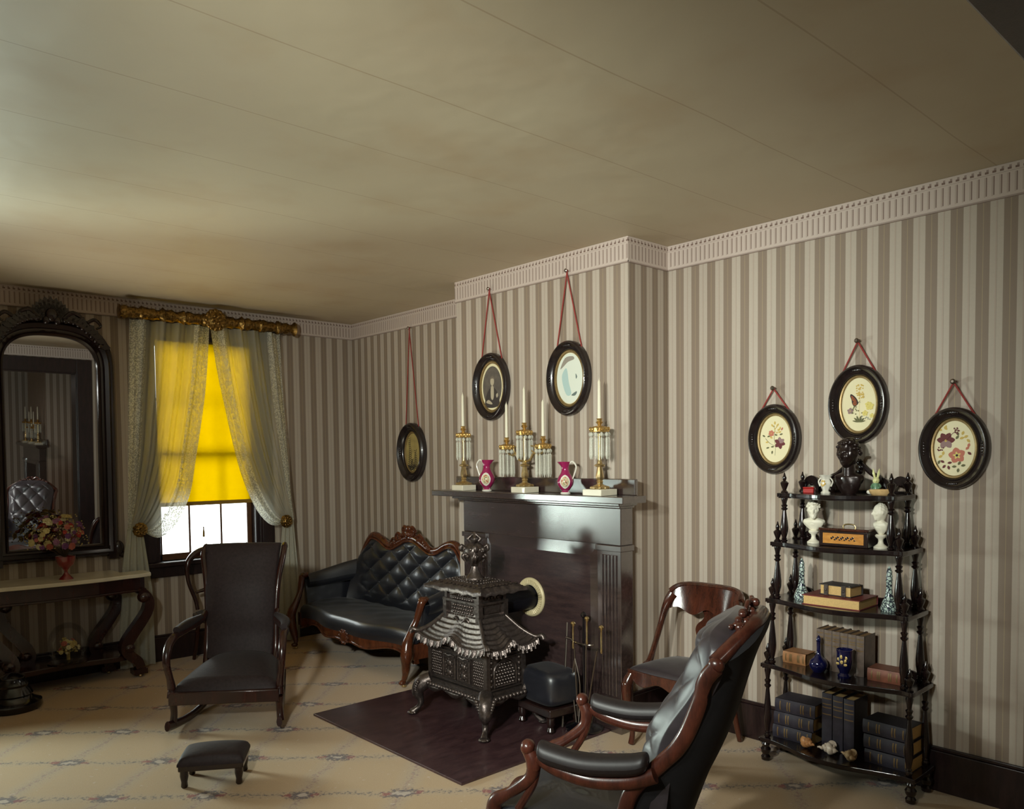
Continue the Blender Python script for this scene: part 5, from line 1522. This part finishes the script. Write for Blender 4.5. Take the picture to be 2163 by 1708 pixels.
mb = MB(); prof_ = []
L0 = .72
for k in range(145):
    x = -L0+2*L0*k/144; q = (x+L0)/(2*L0)*9
    f = abs((q % 1)-.5)*2   # 1 at ring positions
    r_ = .044+.004*math.sin(q*PI*2)+.014*max(0, (f-.80)/.2)+.004*math.sin(x*90)
    prof_.append((r_, x))
prof_ = [(.03, -L0-.004)]+prof_+[(.03, L0+.004)]
mb.lathe(prof_, (0, 0, 0), 26, 'x', sq=lambda a, z: 1+.06*math.sin(8*a+z*40)*math.sin(z*70))
mb.build('pole', M['gilt'], rod, angle=60)
mb = MB(); mb.ball((0, -.052, 0), (.085, .03, .082), 24, 14, fn=lambda a, p: 1+.08*math.sin(9*a)+.05*math.sin(14*p))
for k in range(12): mb.ball((.072*math.cos(k*PI/6), -.06, .072*math.sin(k*PI/6)), (.020, .014, .020), 8, 6)
for k in range(6): mb.ball((.03*math.cos(k*PI/3), -.08, .03*math.sin(k*PI/3)), (.016, .012, .016), 8, 6)
mb.build('rosette', M['gilt'], rod)
for s in (-1, 1):
    MB().box(s*.66-.02, s*.66+.02, -.0, .152, -.03, .03).build('bracket', M['gilt'], rod)
MB().box(-.62, .62, .02, .028, -.05, -.036).build('heading_rail', M['trimwood'], rod)
for x_, z_, lb in ((2.02, 1.085, 'round gilt curtain rosette holding the left lace curtain'), (3.235, 1.075, 'round gilt curtain rosette holding the right lace curtain')):
    r = empty('tieback_rosette', (x_, YC-.035, z_), 0, lb, 'curtain tieback', 'gilt curtain tiebacks')
    mb = MB(); mb.lathe([(.004, -.03), (.02, -.032), (.034, -.022), (.044, -.024), (.054, -.016), (.057, -.006), (.05, 0), (.01, .002)], seg=36, axis='y', sq=lambda a, z: 1+.035*math.sin(12*a))
    for k in range(9): mb.ball((.032*math.cos(k*.698), -.026, .032*math.sin(k*.698)), (.010, .007, .010), 8, 5)
    mb.build('disc', M['gilt'], r)
    mb = MB(); mb.tube([(0, 0, 0), (0, .165, 0)], .008, 8, 1, smooth=False); mb.build('stem', M['brass'], r)

# ================================================================== WHATNOT (ETAGERE)
BW = M['blackwood']
et = empty('whatnot_shelf', (3.90, 1.81, 0), -PI/2, 'dark five tier whatnot with turned posts and serpentine shelves against striped wall', 'shelf stand')
TZ = [.125, .522, .867, 1.163, 1.415]; HWD = [.366, .356, .330, .303, .266]
YB_ = .105
def shelf_outline(hw, yc=-.115):
    pts = [(-hw-.025, YB_), (-hw-.028, yc-.005), (-hw-.012, yc-.022), (-hw+.04, yc-.018), (-hw*.62, yc-.045), (-hw*.28, yc-.085), (0, yc-.096)]
    return sp2(pts + [(-a, b) for a, b in reversed(pts[:-1])], 5)
for i in range(5):
    mb = MB(); o = shelf_outline(HWD[i], -.115)
    mb.prism(o, TZ[i]-.020, TZ[i], lambda a, b, d: (a, b, d))
    mb.prism([(a*.985, b+.006) for a, b in o], TZ[i]-.026, TZ[i]-.0195, lambda a, b, d: (a, b, d))
    mb.build('shelf', M['shelfwood'] if 'shelfwood' in M else BW, et, bevel=.003, smooth=False)
def spindle(mb, x, y, z0, z1):
    h = z1-z0
    P_ = [(.010, 0), (.016, .02), (.017, .05), (.010, .07), (.015, .085), (.010, .10), (.014, .16), (.019, .24), (.020, .33), (.017, .45), (.012, .60), (.009, .70), (.016, .725), (.018, .74), (.010, .76), (.014, .79), (.017, .81), (.010, .83), (.012, .88), (.017, .95), (.014, 1)]
    mb.lathe([(r, z0+f*h) for r, f in P_], (x, y, 0), 14)
def finial(mb, x, y, z):
    mb.lathe([(.017, 0), (.018, .006), (.009, .016), (.011, .022), (.018, .040), (.021, .052), (.015, .058), (.007, .064), (.009, .070), (.011, .078), (.006, .090), (.002, .105)], (x, y, z), 14)
for i in range(5):
    for sx in (-1, 1):
        for yy in (-.112, .075):
            mb = MB()
            if i == 0:
                mb.lathe([(.012, 0), (.022, .006), (.024, .022), (.016, .034), (.024, .048), (.026, .062), (.017, .076), (.022, .09), (.018, .10)], (sx*HWD[0], yy, 0), 16)
                mb.build('foot', BW, et)
            mb = MB()
            if i < 4: spindle(mb, sx*HWD[i+1], yy, TZ[i]-.001, TZ[i+1]-.019)
            if i < 4: mb.build('turned_post', BW, et)
            if i > 0:
                mb = MB(); finial(mb, sx*HWD[i], yy, TZ[i]-.001); mb.build('finial', BW, et)
            elif True:
                pass
for i in range(5):   # pierced scroll galleries along the back
    mb = MB(); hw = HWD[i]-.01; z = TZ[i]; H = .085 if i == 4 else (.045 if i else .03)
    for s in (-1, 1):
        for x0_, w, h in ((.88, .13, 1.0), (.55, .11, .9)) if i == 4 else ((.80, .09, 1.0), (.5, .08, .8)):
            xc = s*hw*x0_
            A = [(xc+w*hw*1.6*math.cos(a), z+H*h*math.sin(a)) for a in [PI*k/12 for k in range(13)]]
            B = [(xc+w*hw*.8*math.cos(a), z+H*h*.45*math.sin(a)+.004) for a in [PI*k/12 for k in range(13)]]
            mb.strip(A, B, .088, .100, lambda a, b, d: (a, d, b)); mb.ball((xc, .094, z+H*h*.5), (.012, .006, .012), 8, 5)
    if i == 4:
        for s in (-1, 1): mb.tube([(s*.16, .094, z+.01), (s*.13, .094, z+.07), (s*.08, .094, z+.10), (s*.03, .094, z+.15), (0, .094, z+.165)], [.010, .012, .012, .010, .008], 8, 6)
        for k in range(9): mb.ball((.035*math.cos(k*.7), .092, z+.13+.035*math.sin(k*.7)), (.017, .008, .017), 8, 5)
    mb.box(-hw, hw, .090, .099, z-.001, z+.012)
    mb.build('back_gallery', BW, et)
def ep(x, y, z):   # local whatnot coordinates -> room
    return (3.90+y, 1.81-x, z)
RZ = -PI/2
# ------------------------------------------------------------------ busts
def head(mb, c, s, beard=False, bald=False, turn=0.0, tilt=0.0):
    st0 = len(mb.v)
    def fn(a, p):
        da = (a+PI/2+PI) % (2*PI) - PI
        g = lambda x, w: math.exp(-(x/w)**2)
        r = 1.0
        r += .23*g(da, .14)*g(p+.12, .15)+.10*g(da, .10)*g(p-.05, .2)
        r += .075*g(abs(da)-.30, .24)*g(p-.23, .075)
        r -= .13*g(abs(da)-.33, .14)*g(p-.07, .085)
        r += .035*g(abs(da)-.34, .09)*g(p-.06, .05)
        r += .075*g(abs(da)-.60, .2)*g(p+.14, .15)
        r -= .06*g(da, .3)*g(p+.43, .04); r += .05*g(da, .25)*g(p+.37, .04)+.05*g(da, .22)*g(p+.50, .05)
        r += .10*g(da, .32)*g(p+.78, .16)
        r += .08*g(abs(da)-1.55, .12)*g(p+.02, .17)
        hair = max(0, min(1, (p-.52)*5)) if abs(da) < .8 else max(0, min(1, (p+.25)*4))
        if not bald or abs(da) > 1.2: r += hair*(.10+.045*math.sin(9*a+7*p)*math.sin(11*p))
        if bald and abs(da) <= 1.2: r += hair*.03
        if beard: r += (.30+.05*math.sin(14*a)*math.sin(16*p))*g(da, .85)*g(p+.74, .30)
        r -= .05*g(abs(da)-.75, .3)*g(p+.38, .22)+.12*g(abs(da)-1.5, .7)*g(p+.75, .45)
        return r
    mb.ball((0, 0, 0), (.365, .43, .56), 72, 52, fn=fn)
    if not bald:
        rr = random.Random(3)
        for k in range(70):
            a = rr.uniform(0, 2*PI); p = rr.uniform(.1, 1.35); da = (a+PI/2+PI) % (2*PI) - PI
            if abs(da) < 1.0 and p < .75: continue
            q = 1.08; mb.ball((.365*q*math.cos(p)*math.cos(a), .43*q*math.cos(p)*math.sin(a), .56*q*math.sin(p)), (rr.uniform(.09, .17), rr.uniform(.09, .17), rr.uniform(.06, .12)), 9, 6)
    Mx = Matrix.Translation(c) @ Matrix.Rotation(turn, 4, 'Z') @ Matrix.Rotation(tilt, 4, 'X') @ Matrix.Scale(s, 4)
    mb.xf(Mx, st0)
def bust(name, loc, label, mat, H, beard=False, bald=False, turn=0., socle=True, wide=1.0, group=None, chest=True):
    r = empty(name, loc, RZ+turn*.35, label, 'bust', group)
    hs2 = H*(.36 if socle else .47); zt = H*.56 if socle else H*.52
    z0_ = H*.30 if socle else 0
    mb = MB()
    hc = (0, -H*.03, H-hs2*.58)
    head(mb, hc, hs2, beard, bald, turn)
    mb.tube([(0, H*.02, z0_+H*.18), (0, 0, zt+H*.05), (0, -H*.01, hc[2]-hs2*.25)], [H*.13, H*(.082 if socle else .105), H*(.085 if socle else .10)], 18, 6)
    def ch(u, v):
        a = u*2*PI; w = v
        hw = (H*.20*wide)*(1-(w-.55)**2*1.2) if w < .8 else H*.19*wide*(1-(w-.8)*3.9)
        d = H*.115*(1-(w-.6)**2*.9) if w < .8 else H*.105*(1-(w-.8)*3.4)
        if not socle: hw *= (.62+.45*w) if w < .8 else .98; d *= 1.1
        else: hw *= .35+.72*min(1, w*1.6)**.7; d *= .5+.55*min(1, w*1.6)
        z = z0_+H*.33*w if socle else H*.42*w
        fold = 1+.035*math.sin(7*a+9*w)
        return (hw*math.cos(a)*fold, d*math.sin(a)*fold+H*.01, z)
    mb.grid(ch, 44, 22)
    
    mb.build('figure', mat, r, angle=80)
    if socle:
        MB().lathe([(H*.15, 0), (H*.15, H*.03), (H*.13, H*.045), (H*.065, H*.10), (H*.05, H*.16), (H*.06, H*.21), (H*.11, H*.25), (H*.12, H*.28), (H*.10, H*.31)], seg=30).build('socle', mat, r)
    return r
bust('bronze_bust', ep(.03, -.035, 1.4155), 'large dark bronze bust of a man on the top shelf of the whatnot', M['bronze'], .262, turn=-.10, socle=False, wide=1.5)
bust('bearded_bust', ep(-.135, -.06, 1.1635), 'white bust of a bearded man on a round socle, left of the inlaid box', M['plaster'], .208, beard=True, turn=.35, wide=1.25, group='white busts on the whatnot')
bust('bald_bust', ep(.200, -.065, 1.1635), 'white bust turned to the left, right of the inlaid box on the whatnot', M['plaster'], .212, bald=True, turn=-.55, wide=.85, group='white busts on the whatnot')

# ------------------------------------------------------------------ small things of the top shelf
r = empty('red_box', ep(-.152, -.075, 1.4155), RZ+.2, 'tiny red box on the left of the top shelf', 'box')
M['red'] = plain('red_lacquer', srgb(168, 30, 26), .3, coat=.4)
MB().box(-.026, .026, -.018, .018, 0, .024).build('case', M['red'], r, bevel=.003)
MB().box(-.027, .027, -.019, .019, .024, .031).build('lid', M['red'], r, bevel=.003)
r = empty('porcelain_vase', ep(-.062, -.085, 1.4155), RZ, 'small white porcelain vase with gilt decoration left of the dark bust', 'vase')
MB().lathe([(.021, 0), (.022, .006), (.014, .014), (.015, .02), (.024, .04), (.026, .055), (.019, .07), (.024, .082), (.032, .092), (.029, .09), (.012, .07)], seg=28, sq=lambda a, z: 1+.10*math.cos(4*a)).build('body', M['porcelain'], r)
mb = MB()
for s in (-1, 1): mb.tube([(s*.024, 0, .078), (s*.036, 0, .06), (s*.028, 0, .036)], .0035, 7, 5)
mb.build('handles', M['porcelain'], r)
M['ochre'] = plain('ochre_decoration', srgb(206, 170, 84), .3, coat=.3)
mb = MB()
for k in range(6): mb.ball((.008*math.cos(k), -.025, .05+.012*math.sin(k*2)), (.005, .0025, .006), 7, 4)
mb.build('painted_flowers', M['ochre'], r)
r = empty('rabbit_figurine', ep(.150, -.005, 1.4155), RZ+.3, 'small pale yellow and green rabbit figurine right of the dark bust', 'figurine')
M['paleyellow'] = plain('pale_yellow_china', srgb(222, 222, 160), .25, coat=.5); M['palegreen'] = plain('green_china', srgb(104, 140, 110), .3, coat=.4)
mb = MB(); mb.ball((0, 0, .065), (.016, .015, .017), 16, 10); 
for s in (-1, 1): mb.tube([(s*.006, 0, .078), (s*.011, .002, .10), (s*.014, .004, .122)], [.005, .0065, .002], 8, 5, flat=.7)
mb.ball((0, -.014, .062), (.006, .006, .005), 8, 5); mb.build('head', M['paleyellow'], r)
mb = MB(); mb.lathe([(.018, 0), (.020, .006), (.019, .02), (.016, .04), (.010, .056)], seg=16); 
for s in (-1, 1): mb.tube([(s*.013, 0, .048), (s*.020, -.008, .036), (s*.012, -.017, .032)], .005, 7, 4)
mb.build('body', M['palegreen'], r)
r = empty('shell_dish', ep(.205, -.075, 1.4155), RZ, 'low tan and white trinket dish at the right of the top shelf', 'dish')
M['tan'] = plain('tan_ceramic', srgb(206, 170, 118), .35, coat=.3, noise_amt=.15, scale=60)
MB().lathe([(.03, 0), (.036, .008), (.040, .022), (.038, .026), (.03, .018), (.002, .012)], seg=28, sq=lambda a, z: 1+.45*abs(math.cos(a))**2).build('bowl', M['tan'], r)
MB().ball((-.048, 0, .013), (.022, .016, .013), 12, 8).build('white_end', M['porcelain'], r)

# inlaid box
r = empty('inlaid_box', ep(.045, -.055, 1.1635), RZ+.04, 'wooden writing box with yellow inlaid front panel between the two white busts', 'box')
MB().box(-.118, .118, -.075, .075, 0, .075).build('case', M['walnut'], r, bevel=.003)
MB().box(-.121, .121, -.078, .078, .075, .088).build('lid', MH, r, bevel=.004)
t = NT('satinwood_inlay'); n_ = t.noise(26, t.coord('Object', (1, 1, 3)), 4, .7)
t.set(Base_Color=t.ramp(n_, [(0.3, srgb(176, 112, 44)), (0.7, srgb(212, 150, 70))]), Roughness=.35, Coat_Weight=.3)
pn = MB().box(-.098, .098, -.0765, -.074, .014, .064).build('inlaid_panel', t.m, r)
mb = MB()
for k in range(15):
    x = -.055+.11*k/14; mb.ball((x, -.0768, .039+.007*math.sin(k*2.1)), (.0055, .0006, .003+.003*abs(math.cos(k))), 7, 4)
mb.build('floral_inlay', M['walnut'], pn)
mb = MB(); mb.tube([(-.03, 0, .088), (-.024, 0, .100), (0, 0, .104), (.024, 0, .100), (.03, 0, .088)], .004, 8, 5); mb.build('handle', M['brass'], r)

# lattice patterned bottles
t = NT('lattice_porcelain'); co = t.coord('Object')
v_ = t.n('ShaderNodeTexVoronoi', feature='DISTANCE_TO_EDGE'); v_.inputs['Scale'].default_value = 62; t.l(co, v_.inputs['Vector'])
t.set(Base_Color=t.mix(t.math('LESS_THAN', v_.outputs['Distance'], .10), srgb(176, 194, 186), srgb(42, 48, 62)), Roughness=.2, Coat_Weight=.5); M['lattice'] = t.m
def lat(loc, label):
    r = empty('scent_bottle', loc, RZ, label, 'bottle', 'lattice patterned bottles on the third shelf')
    MB().lathe([(.036, 0), (.038, .012), (.034, .032), (.024, .055), (.016, .08), (.0135, .11), (.0135, .14)], seg=26).build('body', M['lattice'], r)
    MB().lathe([(.013, .14), (.016, .145), (.013, .152), (.015, .165), (.012, .172), (.013, .185), (.008, .20), (.002, .212)], seg=18).build('stopper', M['lattice'], r)
lat(ep(-.205, -.045, .8675), 'tall pale lattice patterned bottle at the left of the big red book')
lat(ep(.235, -.050, .8675), 'tall pale lattice patterned bottle at the right of the big red book')

# ------------------------------------------------------------------ books
PG = plain('page_edges', srgb(206, 170, 110), .7, noise_amt=.12, scale=200)
PG2 = plain('darker_page_edges', srgb(150, 116, 78), .7, noise_amt=.15, scale=200)
CV = {k: plain('cover_'+k, c, .5, noise_amt=.25, scale=30) for k, c in dict(red=srgb(112, 36, 36), black=srgb(30, 24, 28), tan=srgb(150, 104, 66), grey=srgb(104, 88, 78), brown=srgb(120, 70, 52), navy=srgb(48, 44, 54)).items()}
GT = plain('gilt_tooling', srgb(120, 96, 62), .5, .4)
def book(loc, rot, L, W, T, cover, label, group, upright=False, page=None, bands=True, spine='front'):
    """lying: length L across (x), width W deep (y), thickness T.  the spine or the page edges face the front."""
    r = empty('book', loc, rot, label, 'book', group)
    page = page or PG
    c = MB(); p = MB(); g = MB()
    t_ = .0035
    if not upright:
        c.box(-L/2, L/2, -W/2, W/2, 0, t_); c.box(-L/2, L/2, -W/2, W/2, T-t_, T)
        if spine == 'front':
            c.grid(lambda u, v: (-L/2+L*u, -W/2-.006*math.sin(v*PI), T*v), 4, 8, (0, .006, 0))
            p.box(-L/2+.004, L/2-.004, -W/2+.004, W/2-.004, t_, T-t_)
            if bands:
                for f in (.12, .30, .36, .64, .70, .88): g.grid(lambda u, v: (-L/2+L*f+.006*u, -W/2-.0066*math.sin(v*PI)-.0006, .004+(T-.008)*v), 2, 6, (0, .002, 0))
        else:
            c.grid(lambda u, v: (-L/2+L*u, W/2+.004*math.sin(v*PI), T*v), 4, 6, (0, -.004, 0))
            p.box(-L/2+.006, L/2-.006, -W/2+.005, W/2-.004, t_, T-t_)
    else:    # standing, thickness T across, height L, depth W, spine to the front
        c.box(-T/2, -T/2+t_, -W/2, W/2, 0, L); c.box(T/2-t_, T/2, -W/2, W/2, 0, L)
        c.grid(lambda u, v: (-T/2+T*u, -W/2-.005*math.sin(u*PI), L*v), 8, 4, (0, .006, 0))
        p.box(-T/2+t_, T/2-t_, -W/2+.004, W/2-.004, .004, L-.005)
        if bands:
            for f in (.62, .74, .80, .90): g.grid(lambda u, v: (-T/2+.003+(T-.006)*u, -W/2-.0056*math.sin((.003+(T-.006)*u)/T*PI)-.0006, L*f+.005*v), 6, 2, (0, .002, 0))
    c.build('cover', cover, r, angle=50); p.build('pages', page, r, smooth=False)
    if g.v: g.build('gilt_tooling', GT, r)
    return r
GB = 'books on the whatnot'
book(ep(-.003, -.05, .8675), RZ+.03, .285, .215, .048, CV['red'], 'large flat red book with pale page edges under the clasped book', GB, spine='back')
bb = book(ep(.0, -.045, .9160), RZ-.06, .165, .115, .052, CV['black'], 'small thick black book with metal clasps lying on the big red book', GB, spine='back')
mb = MB()
for x in (-.045, .045): mb.box(x-.011, x+.011, -.0605, -.0555, .0, .0525); mb.ball((x, -.061, .026), (.005, .003, .005), 8, 5)
for x in (-.07, .07):
    for y in (-.045, .045): mb.ball((x, y, .053), (.006, .006, .003), 8, 5)
mb.build('clasps', M['iron'], bb)
book(ep(-.245, .01, .5225), RZ, .125, .105, .060, CV['tan'], 'worn tan book lying flat at the left end of the fourth shelf', GB, page=PG2)
book(ep(.215, -.005, .5225), RZ+.05, .150, .110, .060, CV['brown'], 'worn brown book lying flat at the right end of the fourth shelf', GB, page=PG2)
for k in range(6):
    nm = ('leftmost', 'second from the left', 'third from the left', 'fourth from the left', 'fifth from the left', 'rightmost')[k]
    book(ep(-.108+.0405*k, .025, .5225), RZ, .205-.001*k, .125, .039, CV['grey'], 'grey brown upright volume, %s of six on the fourth shelf' % nm, GB, upright=True, page=PG2)
zz = [.1255, .1965, .2675]
for k, nm in enumerate(('lowest', 'middle', 'topmost')):
    book(ep(-.238+.006*k, .0, zz[k]), RZ+.02*k, .215, .15, .068, CV['navy'], 'thick dark book, %s of the left stack on the bottom shelf' % nm, GB)
for k, nm in enumerate(('lowest', 'middle', 'topmost')):
    book(ep(.245-.004*k, .0, zz[k]-.002), RZ-.02*k, .215, .15, .066, CV['navy'], 'thick dark book, %s of the right stack on the bottom shelf' % nm, GB)
for k, nm in enumerate(('left', 'middle', 'right')):
    book(ep(-.062+.056*k, .02, .1255), RZ, .285-.004*k, .15, .052, CV['navy'], 'tall dark upright book, the %s of three at the centre of the bottom shelf' % nm, GB, upright=True)

r = empty('decanter', ep(-.088, -.095, .5225), RZ, 'dark blue glass decanter with long neck in front of the grey books', 'bottle')
MB().lathe([(.026, 0), (.030, .006), (.042, .022), (.046, .040), (.040, .058), (.022, .074), (.012, .088), (.009, .11), (.0095, .15), (.012, .155)], seg=28).build('bottle', M['cobalt'], r)
MB().lathe([(.008, .154), (.012, .158), (.011, .168), (.007, .178), (.002, .184)], seg=16).build('stopper', M['cobalt'], r)
r = empty('cobalt_vase', ep(.047, -.10, .5225), RZ, 'dark cobalt blue vase with gold leaf spray, standing right of the decanter', 'vase')
MB().lathe([(.030, 0), (.032, .01), (.022, .022), (.024, .032), (.034, .05), (.037, .09), (.036, .12), (.040, .138), (.037, .138), (.03, .09), (.002, .04)], seg=30).build('body', M['cobalt'], r)
mb = MB()
M['gold'] = plain('gold_enamel', srgb(206, 178, 110), .35, .3)
for k, (x, z, a) in enumerate(((0, .075, 1.2), (.010, .085, .5), (-.010, .088, 2.2), (.012, .07, -.2), (-.012, .072, 3.3), (0, .10, 1.6), (.016, .097, .9))):
    mb.ball((x+.006*math.cos(a), -.0365+abs(x)*.35, z+.006*math.sin(a)), (.006+.004*abs(math.cos(a)), .0016, .006+.004*abs(math.sin(a))), 8, 5)
mb.build('gold_leaves', M['gold'], r)
# seashells
SHM = [plain('shell_'+n, c, .35, noise_amt=.25, scale=40, bump=.3) for n, c in (('orange', srgb(206, 148, 96)), ('white', srgb(214, 198, 180)), ('banded', srgb(190, 160, 122)))]
def shell(loc, rot, s, m, label, spikes):
    o = MB()
    pts, rad = [], []
    n = 40
    for k in range(n):
        f = k/(n-1); a = f*2*PI*3.2; R_ = .016*f*s/.04; pts.append((-s*.9+s*1.5*f**.8, R_*math.cos(a), s*.5+R_*math.sin(a))); rad.append(.004+s*.36*f**1.1)
    o.tube(pts, rad, 14, 1, smooth=False)
    o.tube([(s*.2, 0, s*.42), (s*.7, -.2*s, s*.35), (s*1.15, -.1*s, s*.28)], [s*.42, s*.34, s*.06], 16, 5)
    if spikes:
        for k in range(9): o.ball((s*(-.2+.12*k), s*.35*math.cos(k*1.3), s*.5+s*.36*abs(math.sin(k*1.3))), (s*.12, s*.12, s*.16), 7, 5)
    ob = o.build('seashell', m, None, loc); ob.rotation_euler = (0, 0, rot)
    zmin = min(v[2] for v in o.v); ob.location.z = loc[2]-zmin+.0004
    tag(ob, label, 'shell', 'seashells on the bottom shelf')
shell(ep(-.125, -.115, .1255), RZ+2.8, .040, SHM[0], 'orange seashell, left of three on the bottom shelf', False)
shell(ep(-.030, -.125, .1255), RZ+.5, .046, SHM[1], 'knobbly white and pink conch shell between the two smaller shells', True)
shell(ep(.078, -.125, .1255), RZ-.2, .040, SHM[2], 'banded tan and white seashell, right of three on the bottom shelf', False)

# ================================================================== ADJOINING PARLOUR, SEEN ONLY IN THE PIER GLASS
mantelpiece((3.498, -3.62, 0), 'dark mantelpiece of the adjoining parlor, seen only reflected in the pier mirror', -.60, .66)
candlestick((3.38, -2.98, ZM), 'crystal candlestick nearest the doorway on the reflected adjoining mantel', 1.0)
candlestick((3.38, -3.95, ZM), 'crystal candlestick at the far end of the reflected adjoining mantel', 1.0)
candlestick((3.38, -3.47, ZM), 'three light candelabrum in the middle of the reflected adjoining mantel', 1.0, True)
for y, z, nm in ((-2.98, .445, 'candlestick nearest the doorway'), (-3.95, .445, 'far end candlestick'), (-3.47, .445, 'candelabrum centre'), (-3.30, .355, 'candelabrum arm nearest the doorway'), (-3.64, .355, 'candelabrum far arm')):
    candle((3.38, y, ZM+z), 'white taper candle of the %s on the reflected adjoining mantel' % nm)
